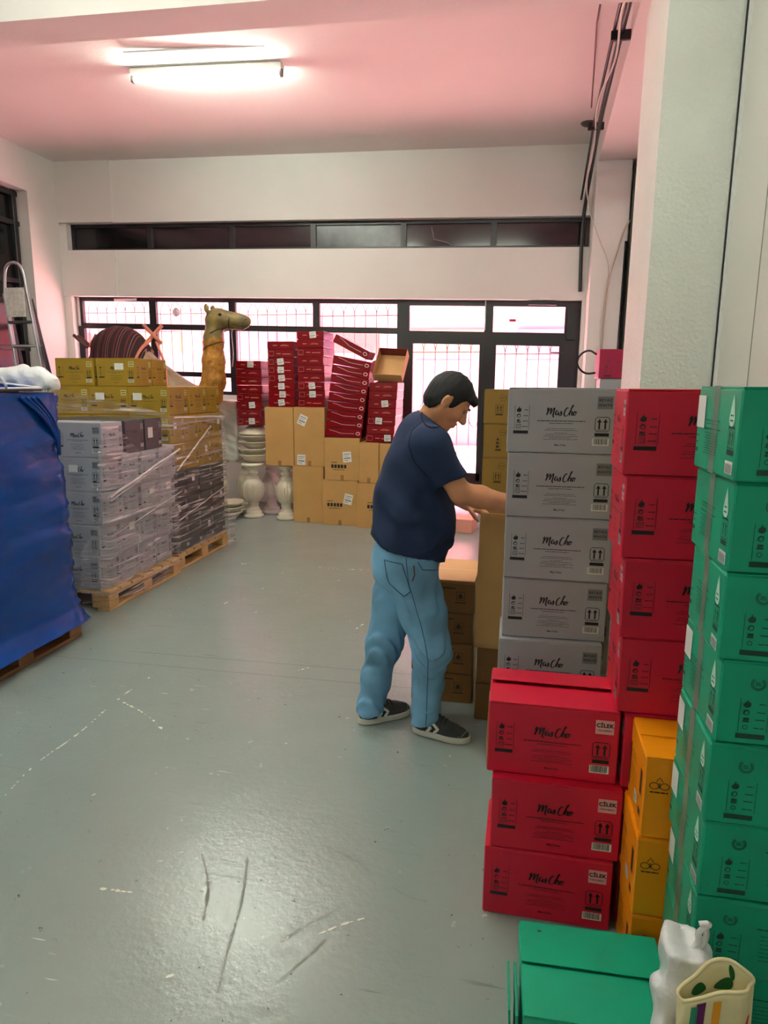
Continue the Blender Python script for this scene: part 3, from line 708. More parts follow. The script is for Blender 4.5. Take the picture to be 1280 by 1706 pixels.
TAPE_G = M('grey_green_tape', (112, 150, 132), .18)
gp = green_prints()
gxs = [.4245, .424, .421, .417, .414, .418, .4125, .408, .3985]
grz = [1, 0, -1, 1, 0, 1, -1, 1, 2.0]
for i in range(9):
    n = 8-i
    if i == 0: continue
    t = carton(GREENB, GW, GD, GH-.0012, gxs[i], 1.388+(.006 if i % 2 else 0), (i-1)*(GH)+.172, 'green printed carton, %s of the tall green stack' % rlab(n), 'green cartons in the tall stack', rz=R(grz[i]),
               faces=('-y', '-x', '-x', '-x'), prints=[[('front_print', gp[0])], [('side_print', gp[1])], [('drop_badge', gp[2])], [('barcode_label', gp[3])]])
    tp = mk('tape', gp[4], t, *[(v if j == 0 else (0, 0, v)) for j, v in enumerate(face_tf('-x', GW-.0008, GD))])
    if i in (8, 5, 4, 3, 2): sticker(t, '-x', GW, GD, -.105, .125, .055, .07, lines=False)
PAL0 = thing('pallet', 'low wooden slab under the green stack beside the bag', 'pallet', (.585, 1.52, 0))
for q in range(3): MB().cbox(-.16, .16, -.14+.1*q, -.06+.1*q, .15, .171, .003).build('board', WOOD, PAL0)
for q in (-.12, .0, .12): MB().cbox(q-.035, q+.035, -.14, .14, 0, .149, .003).build('bearer', WOOD, PAL0)
# ---- green carton with two lid flaps, in front -----------------------------------------------------------------
t = carton(GREENB, .352, .285, .2, .058, 1.345, 0, 'wide green carton on the floor with its lid flaps almost shut', None, rz=R(2.2), spring=(.5, 3.5), prints=[[('front_print', gp[0])]])
for s_ in (1,):
    MB().add([(-.0, 0, 0), (.012, 0, .002), (.008, .006, .002), (.001, .005, .001)], [(0, 1, 2, 3)]).build('torn_spot', M('torn_dark', (40, 44, 40), .8), t, loc=(-.13, .10, .207))
MB().cbox(-.199, -.193, -.12, .02, .0, .195, .001, T=Matrix.Rotation(R(-3), 4, 'Y')).build('side_flap', GREENB, t); MB().cbox(-.186, -.180, -.14, .01, .0, .20, .001, T=Matrix.Rotation(R(-2), 4, 'Y')).build('side_flap', GREENB, t)
# ---- gold column beyond the man -----------------------------------------------------------------------------------
def gold_end():
    ink = M('dark_brown_ink', (52, 36, 8), .6); out = []
    p = Print(); p.ring(0, 0, .021, .021, .0016, 24); p.dashes(-.014, .014, 0, .003, 2)
    p2 = Print(); a, b, c, d = -.024, .024, -.024, .028
    p2.stroke([(a, c), (b, c), (b, d), (a, d), (a, c)], .003)
    for cu in (-.01, .01): p2.rect(cu-.003, cu+.003, c+.008, d-.016); p2.poly([(cu-.008, d-.018), (cu+.008, d-.018), (cu, d-.006)])
    p2.rect(a, b, c-.016, c-.006)
    p3 = Print(); flame(p3, -.008, .03, .022); p3.rect(-.018, .0, -.005, .012); p3.rect(-.018, .002, -.03, -.012); p3.rect(.012, .013, -.03, .04); p3.dashes(.004, .012, .0, .003, 3); p3.rect(-.022, .016, -.05, -.038)
    return p.mesh('round_mark', ink), p2.mesh('arrow_mark', ink), p3.mesh('icon_panel', ink)
ge = gold_end()
for i in range(7):
    t = carton(board('ochre_brown_board', (138, 106, 44)), .375, .25, .2265, -.246+.003*math.sin(i*3), 4.6, i*.2275, 'mustard gold carton in the column past the man, %s' % rlab(6-i), 'gold cartons in the column past the man', rz=R(.6*math.sin(i*2)), faces=())
    mk('round_mark', ge[0], t, (-.06, -.125-EPS, .17)); mk('arrow_mark' if i % 2 == 0 else 'icon_panel', ge[1 if i % 2 == 0 else 2], t, (-.085, -.125-EPS, .095))
# ---- magenta box on a pale stack behind -------------------------------------------------------------------------------
for i in range(7):
    carton(GREYB, .33, .25, .2385, .592, 5.6, i*.2395, 'pale carton in the stack under the small magenta box, %s' % rlab(6-i), 'pale cartons behind the columns', flav='grey')
t = carton(PINKB, .30, .25, .222, .572, 5.59, 7*.2395, 'small magenta carton on top of the pale stack beside the pillar', None, rz=R(2), prints=[[('front_print', gp[0])]])
pts = [(.56, 5.66, 1.86), (.50, 5.66, 1.90), (.43, 5.66, 1.86), (.41, 5.66, 1.79), (.45, 5.66, 1.73), (.50, 5.66, 1.71), (.56, 5.70, 1.72)]
tag(MB().tube(chaikin(pts, 2), .008, 6).build('cable', CABB, smooth=True), 'black looped cable beside the small magenta box', 'cable')
# ---- brown boxes behind the man's legs --------------------------------------------------------------------------------
ink = M('dark_brown_ink', (52, 36, 8), .6)
p = Print(); p.stroke([(-.02, -.02), (.02, -.02), (.02, .022), (-.02, .022), (-.02, -.02)], .003); p.poly([(-.011, -.012), (.011, -.012), (.011, .004), (0, .015), (-.011, .004)]); p.dashes(-.026, .026, -.034, .007, 3); hm = p.mesh('house_mark', ink)
p = Print(); p.dashes(-.05, .05, 0, .007, 5); tl = p.mesh('text_line', ink)
for i in range(4):
    t = carton(BROWNB, .315, .43, .1605, -.505+[.0, .004, -.006, .004][i], 3.25, i*.162, 'dark brown carton on the floor behind the man, %s' % ['bottom of four', 'second from the floor', 'third from the floor', 'top of four'][i], 'brown cartons behind the man', rz=R([.5, -1, .8, -.4][i]), faces=())
    mk('house_mark', hm, t, (.085, -.215-EPS, .09)); mk('text_line', tl, t, (.01, -.215-EPS, .13))
t = thing('cardboard_sheet', 'flat cardboard sheet, tinted peach for window light, on top of the four brown cartons', 'cardboard', (-.345, 3.47, .6485), (0, 0, R(-1)))
MB().cbox(-.157, .157, -.21, .21, 0, .006, .001).build('sheet', M('window_lit_board', (232, 178, 122), .6), t)  # peach tint paints the window's light into the cardboard
MB().box(-.157, .157, -.004, .004, .0061, .0066).build('crease', M('crease_pale', (245, 214, 176), .6), t)
for i in range(2):
    t = carton(BROWNB, .34, .30, .1905, -.165+.004*i, 3.10, i*.192, 'dark brown carton under the tall kraft carton, %s' % ['lower', 'upper'][i], 'brown cartons under the tall one', faces=())
    mk('house_mark', hm, t, (-.02, -.15-EPS, .09))
# tall kraft carton the man is handling
t = thing('tall_carton', 'tall plain kraft carton with open top beside the grey column', 'box', (.0, 3.17, .3845), (0, R(1.0), R(-2)))
KW, KD, KH = .345, .22, .655
MB().cbox(-KW/2, KW/2, -KD/2, -KD/2+.006, 0, KH, .002).build('front_panel', KRAFT, t); MB().cbox(-KW/2, KW/2, KD/2-.006, KD/2, 0, KH, .002).build('rear_panel', KRAFT, t)
MB().cbox(-KW/2, -KW/2+.006, -KD/2+.006, KD/2-.006, 0, KH, .002).build('side_panel', KRAFT, t); MB().cbox(KW/2-.006, KW/2, -KD/2+.006, KD/2-.006, 0, KH, .002).build('side_panel', KRAFT, t)
MB().cbox(-KW/2+.006, KW/2-.006, -KD/2+.006, KD/2-.006, 0.001, .008, .002).build('base_panel', KRAFT, t)
p = Print(); p.dashes(-.2, .0, 0, .02, 3); mk('side_print', p.mesh('side_print', ink), t, (-KW/2-EPS, .02, .42), (R(0), R(90), 0)).rotation_euler = Euler((0, R(90), R(-90)))
MB().box(-KW/2+.004, KW/2-.004, -KD/2-.0015, -KD/2, .012, .026).build('glue_strip', KRAFTD, t)
# folded flat boards standing between the grey column and the red boxes
for i, (x, y, a, hh, nm) in enumerate(((-.082, 2.80, 2.0, .25, 'the shorter'), (-.050, 2.84, 1.0, .47, 'the taller'))):
    t = thing('folded_board', 'folded flat kraft board standing on edge beside the red boxes, %s' % nm, 'cardboard', (x, y, 0), (0, R(a), R(4)), 'folded boards beside the red boxes')
    for s_ in (-1, 1): MB().cbox(s_*.005-.003, s_*.005+.003, -.09, .09, .001, hh, .001).build('leaf', KRAFT, t)
    MB().tube([(0, -.09, hh), (0, .09, hh)], .008, 8).build('fold', KRAFTD, t)
# pale pink carton lying on the floor near the door
carton(M('salmon_board', (236, 160, 140), .6), .34, .3, .15, -.80, 7.35, 0, 'low salmon pink carton on the floor near the glass door', None, rz=R(-8), faces=())

# ================================================================== PALLETS ON THE LEFT
def pallet(x0, x1, y0, y1, label, wood=WOOD):
    W_, D_ = x1-x0, y1-y0
    t = thing('pallet', label, 'pallet', ((x0+x1)/2, (y0+y1)/2, 0), group='wooden pallets')
    bl = MB().cbox(-.07, .07, -.06, .06, .022, .1, .004).mesh('block', wood)
    for x in (-W_/2+.07, 0, W_/2-.07):
        for y in (-D_/2+.06, 0, D_/2-.06): mk('block', bl, t, (x, y, 0))
    sk_ = MB().cbox(-.05, .05, -D_/2, D_/2, 0, .022, .003).mesh('skid_board', wood)
    for x in (-W_/2+.05, 0, W_/2-.05): mk('skid_board', sk_, t, (x, 0, 0))
    st = MB().cbox(-.07, .07, -D_/2, D_/2, .1, .122, .003).mesh('stringer_board', wood)
    for x in (-W_/2+.07, 0, W_/2-.07): mk('stringer_board', st, t, (x, 0, 0))
    n = 7; bw = D_/n
    dk_ = MB().cbox(-W_/2, W_/2, -bw*.42, bw*.42, .122, .144, .003).mesh('deck_board', wood)
    for i in range(n): mk('deck_board', dk_, t, (0, -D_/2+bw*(i+.5), 0))
    return t
pallet(-4.02, -2.836, 4.13, 5.17, 'pale pine pallet under the film-wrapped grey cartons')
pallet(-4.09, -2.88, 5.22, 6.24, 'pine pallet under the charcoal and gold cartons')
pallet(-3.92, -2.745, 2.68, 3.685, 'weathered wooden pallet under the blue wrapped load', WOODD)
LH = .2405; PZ = .1445
lay = ['bottom', 'second', 'third', 'fourth', 'fifth']
gcx = [-2.905, -2.885, -2.85, -2.835, -2.815]
for L_ in range(5):
    for r_ in range(4):
        if L_ == 4 and r_ > 0: continue
        xr = gcx[L_]
        rows = [''] + [' nearest to the', ' second', ' third']
        t = carton(GREYB, .375, .25, LH-.001, xr-.375, 4.145+r_*.2555, PZ+L_*LH, 'grey carton on the film-wrapped pallet, %s layer, %s' % (lay[L_], ['front corner', 'second row back', 'third row back', 'rear row'][r_]), 'grey cartons on the wrapped pallet', faces=('-y', '+x') if r_ == 0 else ('+x',), flav='grey')
        if (L_, r_) in ((3, 0),): sticker(t, '-y', .375, .25, -.03, .16, .07, .05, lines=False)
        if (L_, r_) in ((1, 1), (2, 2), (2, 3)): sticker(t, '+x', .375, .25, .02, .16, .07, .06, lines=False)
    if L_ >= 3:
        carton(GREYB, .375, .25, LH-.001, gcx[L_]-.752, 4.145, PZ+L_*LH, 'grey carton on the wrapped pallet, %s layer, beside the blue load' % lay[L_], 'grey cartons on the wrapped pallet', flav='grey')
for r_, (y, nm) in enumerate(((4.47, 'front'), (4.735, 'rear'))):
    for c_ in range(2):
        t = carton(CHARB, .375, .25, LH-.004, -2.84-.375*(c_+1)-.002*c_, y, PZ+4*LH, 'charcoal carton on top of the grey pallet load, %s row, %s' % (nm, ['aisle side', 'inner side'][c_]), 'charcoal cartons on the grey load', faces=('+x',) if c_ == 0 else (), flav='char')
        if c_ == 0 and r_ == 1: sticker(t, '+x', .375, .25, -.05, .13, .07, .08, lines=False)
# third pallet: charcoal below, gold above
for L_ in range(5):
    mt, nm, fl_ = (CHARB, 'charcoal', 'char') if L_ < 3 else (GOLDB, 'gold', 'gold')
    for r_ in range(4):
        t = carton(mt, .375, .25, LH-.001, -2.905-.375, 5.235+r_*.2525, PZ+L_*LH, '%s carton on the rear pallet, %s layer, %s' % (nm, lay[L_], ['front corner', 'second row back', 'third row back', 'rear row'][r_]), '%s cartons on the rear pallet' % nm, faces=('-y', '+x') if r_ == 0 else ('+x',), flav=fl_)
        if (L_+r_*2) % 3 == 1: sticker(t, '+x', .375, .25, -.04+.03*r_, .15, .05, .06, lines=False)
    if L_ == 4:
        for c_ in range(2): carton(GOLDB, .375, .25, LH-.001, -2.905-.377*(c_+2), 5.235, PZ+L_*LH, 'gold carton on the rear pallet, fifth layer, %s behind the charcoal cartons' % ['middle', 'inner one'][c_], 'gold cartons on the rear pallet', flav='gold')
z6 = PZ+5*LH
for c_ in range(3):
    t = carton(GOLDB, .372, .335, LH-.001, -2.908-.374*(c_+1), 5.245, z6, 'gold carton in the upper row behind slack film, %s' % ['right corner', 'middle', 'left end'][c_], 'gold cartons in the upper rows', faces=('-y', '+x') if c_ == 0 else ('-y',), flav='gold')
    if c_ < 2: sticker(t, '-y', .372, .335, -.10+.02*c_, .155, .085, .06, lines=False)
for r_ in range(2):
    carton(GOLDB, .372, .335 if r_ == 0 else .27, LH-.001, -2.90-.372, 5.585+r_*.34, z6, 'gold carton facing the aisle in the upper row, %s' % ['second from the corner', 'last before the camel neck'][r_], 'gold cartons in the upper rows', faces=('+x',), flav='gold')
z7 = z6+LH
carton(GOLDB, .37, .25, LH-.004, -4.0, 5.30, z7, 'gold carton at the left end of the topmost row', 'gold cartons in the topmost row', faces=('-y', '+x'), flav='gold')
t = carton(GOLDB, .372, .25, LH-.004, -3.602, 5.30, z7, 'gold carton with white sticker in the topmost row', 'gold cartons in the topmost row', faces=('-y', '+x'), flav='gold'); sticker(t, '-y', .372, .25, .03, .165, .085, .055, lines=False)
carton(GOLDB, .372, .25, LH-.004, -3.600, 5.555, z7, 'gold carton behind the stickered one in the topmost row', 'gold cartons in the topmost row', faces=('+x',), flav='gold')

# ---- stretch film --------------------------------------------------------------------------------------------------------
def filmmat(name, lo, hi, tint):
    m = bpy.data.materials.new(name); m.use_nodes = True; t = m.node_tree; n = t.nodes; n.clear(); L = t.links
    o = n.new('ShaderNodeOutputMaterial'); tr = n.new('ShaderNodeBsdfTransparent'); pr = n.new('ShaderNodeBsdfPrincipled')
    pr.inputs['Base Color'].default_value = srgb(*tint); pr.inputs['Roughness'].default_value = .18; pr.inputs['Specular IOR Level'].default_value = .8
    c = n.new('ShaderNodeTexCoord'); mp = n.new('ShaderNodeMapping'); mp.inputs['Scale'].default_value = (.45, .45, 13); mp.inputs['Rotation'].default_value = (R(12), 0, 0); L.new(c.outputs['Object'], mp.inputs[0])
    z = n.new('ShaderNodeTexNoise'); z.inputs['Scale'].default_value = 5; z.inputs['Detail'].default_value = 6; z.inputs['Distortion'].default_value = .6; L.new(mp.outputs[0], z.inputs[0])
    r = n.new('ShaderNodeMapRange'); r.inputs[1].default_value = .50; r.inputs[2].default_value = .70; r.inputs[3].default_value = lo; r.inputs[4].default_value = hi; L.new(z.outputs[0], r.inputs[0])  # opaque tinted streaks: film creases with their highlights painted in
    bp = n.new('ShaderNodeBump'); bp.inputs['Strength'].default_value = .6; bp.inputs['Distance'].default_value = .01; L.new(z.outputs[0], bp.inputs['Height']); L.new(bp.outputs[0], pr.inputs['Normal'])
    mx_ = n.new('ShaderNodeMixShader'); L.new(r.outputs[0], mx_.inputs[0]); L.new(tr.outputs[0], mx_.inputs[1]); L.new(pr.outputs[0], mx_.inputs[2]); L.new(mx_.outputs[0], o.inputs[0])
    return m
FILM = filmmat('clear_stretch_film', .05, .80, (240, 226, 230))
from mathutils import noise as mn
def film(name, label, path, zlo, zhi, nz=46, amp=.007, mat=None, parent=None, seed=0):
    """film following a plan path [(x,y)] (dense) between height functions"""
    mb = MB(); N = len(path)
    for i, (x, y) in enumerate(path):
        a = Vector(path[max(0, i-1)]); b_ = Vector(path[min(N-1, i+1)]); t = (b_-a).normalized(); nr = Vector((t.y, -t.x))
        z0, z1 = zlo(i/(N-1)), zhi(i/(N-1))
        for k in range(nz):
            z = z0+(z1-z0)*k/(nz-1); s_ = x+y
            q = mn.noise(Vector((s_*3+seed, z*22-s_*4, seed)))*amp+mn.noise(Vector((s_*9, z*60-s_*12, seed+3)))*amp*.5
            ed = amp*1.2
            mb.v.append((x+nr.x*(q+ed), y+nr.y*(q+ed), z+.25*q))
    for i in range(N-1):
        for k in range(nz-1): mb.f.append((i*nz+k, (i+1)*nz+k, (i+1)*nz+k+1, i*nz+k+1)); mb.m.append(0)
    o = mb.build(name, mat or FILM, parent, smooth=True)
    if label: tag(o, label, 'plastic film', 'stretch film on the pallets')
    return o
def seg(a, b, n): return [(a[0]+(b[0]-a[0])*i/n, a[1]+(b[1]-a[1])*i/n) for i in range(n)]
P_ = seg((-3.04, 4.128), (-2.825, 4.128), 8)+seg((-2.808, 4.14), (-2.835, 5.175), 44)+seg((-2.845, 5.185), (-3.1, 5.185), 6)
def top1(t):
    pts = [(0, .42), (.1, .60), (.14, 1.36), (.26, 1.33), (.38, 1.20), (.52, 1.075), (.66, 1.07), (.74, 1.13), (.86, 1.09), (1, 1.05)]
    for (a, za), (b_, zb) in zip(pts[:-1], pts[1:]):
        if t <= b_: return za+(zb-za)*(t-a)/(b_-a)
fo = film('stretch_film', 'clear wrinkled stretch film around the grey cartons', P_, lambda t: .05+.03*math.sin(t*9), top1, 60, .011)
ROPE = filmmat('twisted_stretch_film', .55, .95, (244, 230, 234))
for y0_, z0_, y1_, z1_, r_ in ((4.16, .83, 5.16, 1.075, .010), (4.16, .80, 5.0, 1.02, .006), (4.16, .55, 5.16, .72, .004)):
    MB().tube([(-2.788+.002*math.sin(i*1.9), y0_+(y1_-y0_)*i/14, z0_+(z1_-z0_)*i/14+.003*math.sin(i*.9)) for i in range(15)], r_, 6).build('film_rope', ROPE, fo, smooth=True)
P_ = seg((-3.0, 5.222), (-2.885, 5.222), 5)+seg((-2.872, 5.235), (-2.88, 6.25), 42)+seg((-2.885, 6.255), (-3.1, 6.26), 6)
fo = film('stretch_film', 'clear stretch film around the charcoal and gold cartons', P_, lambda t: .152+.004*math.sin(t*11), lambda t: 1.345+.012*math.sin(t*13), 60, .008, seed=5)
for y0_, z0_, y1_, z1_, r_ in ((5.24, .88, 5.9, 1.22, .008), (5.24, 1.33, 6.2, 1.30, .010), (5.24, .45, 6.2, .62, .005)):
    MB().tube([(-2.858+.002*math.sin(i*1.9), y0_+(y1_-y0_)*i/14, z0_+(z1_-z0_)*i/14+.002*math.sin(i*.9)) for i in range(15)], r_, 6).build('film_rope', ROPE, fo, smooth=True)
P_ = seg((-4.03, 5.218), (-2.905, 5.218), 40)
film('stretch_film', 'slack twisted strip of film across the upper gold cartons', P_, lambda t: 1.345+.01*math.sin(t*7), lambda t: 1.57-.205*t**1.2, 26, .006, seed=9)
# loose film gathered at the pallet corner
film('stretch_film', 'loose tail of film gathered at the rear pallet corner', seg((-2.86, 6.18), (-2.83, 6.27), 8)+seg((-2.82, 6.27), (-2.9, 6.3), 8), lambda t: .03+.02*math.sin(t*8), lambda t: .38-.1*t, 24, .018, seed=2)

# ================================================================== BLUE WRAPPED LOAD AND WHAT LIES ON IT
BLUEF = M('glossy_blue_stretch_film', (0, 66, 146), .26, spec=.3, var=(2.2, .22), bump=(9, .35, .008), stretch=(1, 1, 2.6))
def blue_load():
    x0, x1, y0, y1, z0, z1 = -3.9, -2.79, 2.69, 3.665, .105, 1.555
    mb = MB(); n = 40; nz = 84
    ring = seg((x0, y0), (x1, y0), n)+seg((x1, y0), (x1, y1), n)+seg((x1, y1), (x0, y1), n)+seg((x0, y1), (x0, y0), n)
    N = len(ring); cx, cy = (x0+x1)/2, (y0+y1)/2
    for k in range(nz):
        z = z0+(z1-z0)*k/(nz-1); lz = (z-.14)/.202
        for i, (x, y) in enumerate(ring):
            dx, dy = (x-cx)/(x1-x0)*2, (y-cy)/(y1-y0)*2
            ln = (abs(dx)**8+abs(dy)**8)**.125; cr = .985+.015/max(ln, .01)
            b_ = .008*abs(math.sin(math.pi*lz+.6*mn.noise(Vector((x*2, y*2, z*1.5)))))**.5
            s_ = x+y
            q = mn.noise(Vector((s_*1.6, z*6, 1.)))*.012+mn.noise(Vector((s_*3, z*17-s_*3, 4.)))*.007+.014*max(0, mn.noise(Vector((s_*2.5, z*5, 8)))-.15)
            ed = min(abs(x-x0)+abs(y-y1), abs(x-x1)+abs(y-y1), abs(x-x1)+abs(y-y0))
            if ed < .07: q += .018*mn.noise(Vector((s_*18, z*24, 2)))
            fl_ = .07*max(0, 1-(z-z0)/.10) if z < z0+.10 else 0         # skirt over the pallet
            lean = .035*(1-(z-z0)/(z1-z0))
            f = (b_+q+fl_+lean)
            nx, ny = (dx if abs(dx) > .985 else 0), (dy if abs(dy) > .985 else 0); l = math.hypot(nx, ny) or 1
            mb.v.append((cx+(x-cx)*min(1, cr)+nx/l*f, cy+(y-cy)*min(1, cr)+ny/l*f, z+(.006*mn.noise(Vector((s_*9, z*3, 5))) if k < 2 else 0)))
    for k in range(nz-1):
        for i in range(N): mb.f.append((k*N+i, k*N+(i+1) % N, (k+1)*N+(i+1) % N, (k+1)*N+i)); mb.m.append(0)
    t = thing('wrapped_load', 'tall stack wrapped in glossy blue film at the left edge', 'wrapped load', (0, 0, 0))
    mb.build('side_film', BLUEF, t, smooth=True)
    mb = MB(); m_ = 26
    for j in range(m_+1):
        for i in range(m_+1):
            x = x0+.01+(x1-x0-.02)*i/m_; y = y0+.01+(y1-y0-.02)*j/m_
            mb.v.append((x, y, z1-.006+.012*mn.noise(Vector((x*7, y*7, 0)))-(.0 if 0 < i < m_ and 0 < j < m_ else .03)))
    for j in range(m_):
        for i in range(m_): a = j*(m_+1)+i; mb.f.append((a, a+1, a+m_+2, a+m_+1)); mb.m.append(0)
    mb.build('top_film', BLUEF, t, smooth=True)
    # bunched diagonal pleats at the upper corner
    for i in range(4):
        pts = [(-2.772+.004*i, 3.36+.04*i, 1.53), (-2.757, 3.47+.04*i, 1.45-.01*i), (-2.757, 3.56+.025*i, 1.36-.02*i), (-2.770, 3.64, 1.27-.03*i)]
        MB().tube(chaikin(pts, 2),   .011, 6).build('film_pleat', BLUEF, t, smooth=True)
    MB().tube([(-2.73, 2.72, .02), (-2.72, 2.9, .10), (-2.725, 3.05, .11)], .008, 5).build('film_tail', BLUEF, t, smooth=True)
blue_load()
PLW = M('white_polythene', (226, 226, 228), .3, spec=.6, bump=(30, .6, .01), var=(6, .06))
def bagfn(X, Y, Z):
    d = ell(X, Y, Z, (-2.98, 3.64, 1.625), (.19, .085, .095)); d = smin(d, ell(X, Y, Z, (-2.84, 3.655, 1.605), (.10, .07, .075)), .04)
    d = smin(d, ell(X, Y, Z, (-3.28, 3.50, 1.65), (.18, .16, .13)), .06)
    d = d+.012*np.sin(21*X+9*Z)*np.sin(17*Y+25*Z+3*np.sin(14*X))+.006*np.sin(55*X+21*Y)*np.sin(47*Z+13*X)
    return np.maximum(d, 1.572-Z)
tag(sdf_obj('plastic_bag', bagfn, (-3.6, 3.25, 1.54), (-2.72, 3.75, 1.86), .011, PLW), 'crumpled white plastic bag on top of the blue load', 'bag')
# blue sheet with white hem folded into a wedge in front of the bag
t = thing('folded_sheet', 'blue sheet with white hem lying folded on the blue load', 'sheet', (-2.80, 3.25, 1.578))
BLS = M('royal_blue_sheet', (4, 74, 180), .35, bump=(10, .3, .01)); HEM = M('white_hem', (226, 230, 236), .4)
def wedge(w0, w1, y0, y1, h, n=16):
    mb = MB(); vs = []
    for i in range(n+1):
        u = i/n; y = y0+(y1-y0)*u; hh = .006+h*(1-u)**1.1; b_ = .012*math.sin(7*u)
        vs += [(w0, y, 0), (w1+b_, y, 0), (w1+b_-.012, y, hh), (w0, y, hh*.8)]
    fs = [(i*4+k, i*4+(k+1) % 4, (i+1)*4+(k+1) % 4, (i+1)*4+k) for i in range(n) for k in range(4)]+[(0, 1, 2, 3), (n*4+3, n*4+2, n*4+1, n*4)]
    mb.add(vs, fs); return mb, vs
mb, vs = wedge(-.16, .0, -.62, .30, .10); mb.build('fold', BLS, t)
MB().tube([(vs[k*4+2][0]+.004, vs[k*4+2][1], vs[k*4+2][2]+.003) for k in range(17)], .006, 6).build('hem', HEM, t, smooth=True)
MB().tube([(vs[k*4+1][0]+.004, vs[k*4+1][1], .004) for k in range(17)], .007, 6).build('hem', HEM, t, smooth=True)
MB().tube([(.008, .035, .0), (-.002, .03, .04), (-.01, .02, .066)], .007, 6).build('hem', HEM, t, smooth=True)
MB().box(-.16, .018, -.6, .30, -.012, -.003).build('dark_board', M('dark_underside', (22, 24, 30), .5), t)

# ================================================================== STEP LADDER
ALU = M('brushed_aluminium', (176, 178, 182), .32, metal=.9); ALUD = M('dark_ladder_frame', (78, 78, 82), .4, metal=.6)
t = thing('step_ladder', 'aluminium step ladder standing in front of the tall black window', 'ladder', (-5.38, 6.6, 0))
def rail(x0, y0, z0, x1, y1, z1, nm, mat, a=.026, b=.014):
    p, q = Vector((x0, y0, z0)), Vector((x1, y1, z1)); d = (q-p); L_ = d.length; z_ = d.normalized(); x_ = Vector((1, 0, 0)); x_ = (x_-z_*x_.dot(z_)).normalized(); y_ = z_.cross(x_)
    T = Matrix.Translation(p) @ Matrix((x_, y_, z_)).transposed().to_4x4()
    return MB().cbox(-b, b, -a, a, 0, L_, .004, T=T).build(nm, mat, t)
lx = lambda z: .35*(1-z/2.6)
for s_ in (-1, 1):
    rail(lx(0)+s_*.19, -.10, .0, s_*.14, .0, 2.55, 'front_rail', ALU); rail(lx(0)+s_*.20-.02, .16, 0, s_*.145-.02, .05, 2.5, 'rear_rail', ALUD)
for i in range(9):
    z = .25+i*.25; w = .19-.05*z/2.6; y = -.10+.10*z/2.6
    MB().cbox(lx(z)-w, lx(z)+w, y-.04, y+.055, z-.013, z+.013, .004).build('tread', ALU if i % 2 else ALUD, t)
MB().tube(chaikin([(-.135, -.01, 2.5), (-.13, 0, 2.72), (-.10, .0, 2.84), (-.01, .0, 2.875), (.08, .0, 2.84), (.12, 0, 2.72), (.14, -.01, 2.5)], 3), .017, 8).build('hand_loop', ALU, t, smooth=True)
MB().cbox(-.08, .15, -.075, -.065, 2.30, 2.60, .003).build('notice_plate', M('silver_notice_plate', (196, 192, 186), .45, var=(30, .2)), t)
MB().cbox(-.02, .36, .13, .145, .9, .93, .003).build('rear_brace', ALUD, t)

# ================================================================== PEDESTALS AND BOWLS
STONE = M('cream_cast_stone', (226, 218, 196), .5, var=(9, .07), bump=(40, .2, .003)); STONEP = M('pinkish_cast_stone', (224, 202, 198), .5, var=(9, .06))
PROF = [(.125,0),(.127,.015),(.122,.03),(.10,.04),(.102,.06),(.095,.075),(.075,.085),(.078,.10),(.072,.11),(.06,.12),(.06,.15),(.067,.165),(.06,.18),(.085,.205),(.105,.24),(.117,.30),(.119,.35),(.108,.42),(.085,.465),(.072,.475),(.078,.49),(.072,.503),(.055,.51),(.054,.535),(.066,.548),(.066,.558),(.054,.57),(.058,.60),(.095,.622),(.132,.638),(.136,.65),(.13,.664)]
def flute(q, z):
    if .19 < z < .47:
        e = math.sin(math.pi*(z-.19)/.28); return 1+.055*e*(abs(math.cos(6*q))-.4)+.02*e*math.sin(3*q+z*30)
    return 1
pm = MB().lathe(PROF, 96, fn=flute).mesh('baluster', STONE, True); pm2 = pm.copy(); pm2.materials[0] = STONEP
leafm = MB()
for s_ in (-1, 1):
    leafm.tube(chaikin([(s_*.012, 0, .25), (s_*.03, -.012, .31), (s_*.045, -.010, .37), (s_*.03, -.004, .40)], 2), .006, 5)
leafm.tube(chaikin([(0, 0, .24), (0, -.016, .32), (0, -.010, .42)], 2), .006, 5)
lm = leafm.mesh('leaf_relief', STONE, True)
for i, (x, y, lab, m_) in enumerate(((-3.19, 7.68, 'cream carved pedestal in front, under the stacked bowls', pm), (-2.755, 7.655, 'cream carved pedestal supporting a kraft carton', pm), (-3.07, 7.98, 'pinkish pedestal just behind the front one', pm2), (-3.42, 8.02, 'rear pedestal left of the pinkish one', pm), (-3.70, 7.80, 'pedestal half hidden behind the rear pallet', pm))):
    t = thing('pedestal', lab, 'pedestal', (x, y, 0), (0, 0, R(i*17)), 'carved balusters'); mk('baluster', m_, t)
    for k in range(4): mk('leaf_relief', lm, t, (.112*math.cos(R(k*90-80)), .112*math.sin(R(k*90-80)), 0), (0, 0, R(k*90+10)))
def bowl(r, h, th=.014, n=40):
    p = [(r*.35, 0), (r*.42, .004), (r*.7, h*.35), (r*.9, h*.72), (r*1.0, h*.92), (r*1.01, h), (r*.97, h), (r*.92, h*.86), (r*.66, h*.45+th*.4), (r*.3, th), (.001, th)]
    m_ = MB().lathe(p[:7], n); m_.f = m_.f[:-2]; m_.m = m_.m[:-2]
    o = MB(); vs = []
    o.lathe(p, n); return o.mesh('shell', STONE, True)
def rim(r): return MB().tube([(r*math.cos(2*math.pi*k/40), r*math.sin(2*math.pi*k/40), 0) for k in range(40)], .008, 6, closed=True).mesh('rim', STONE, True)
bb, rb = bowl(.195, .10), rim(.195)
zz = .666
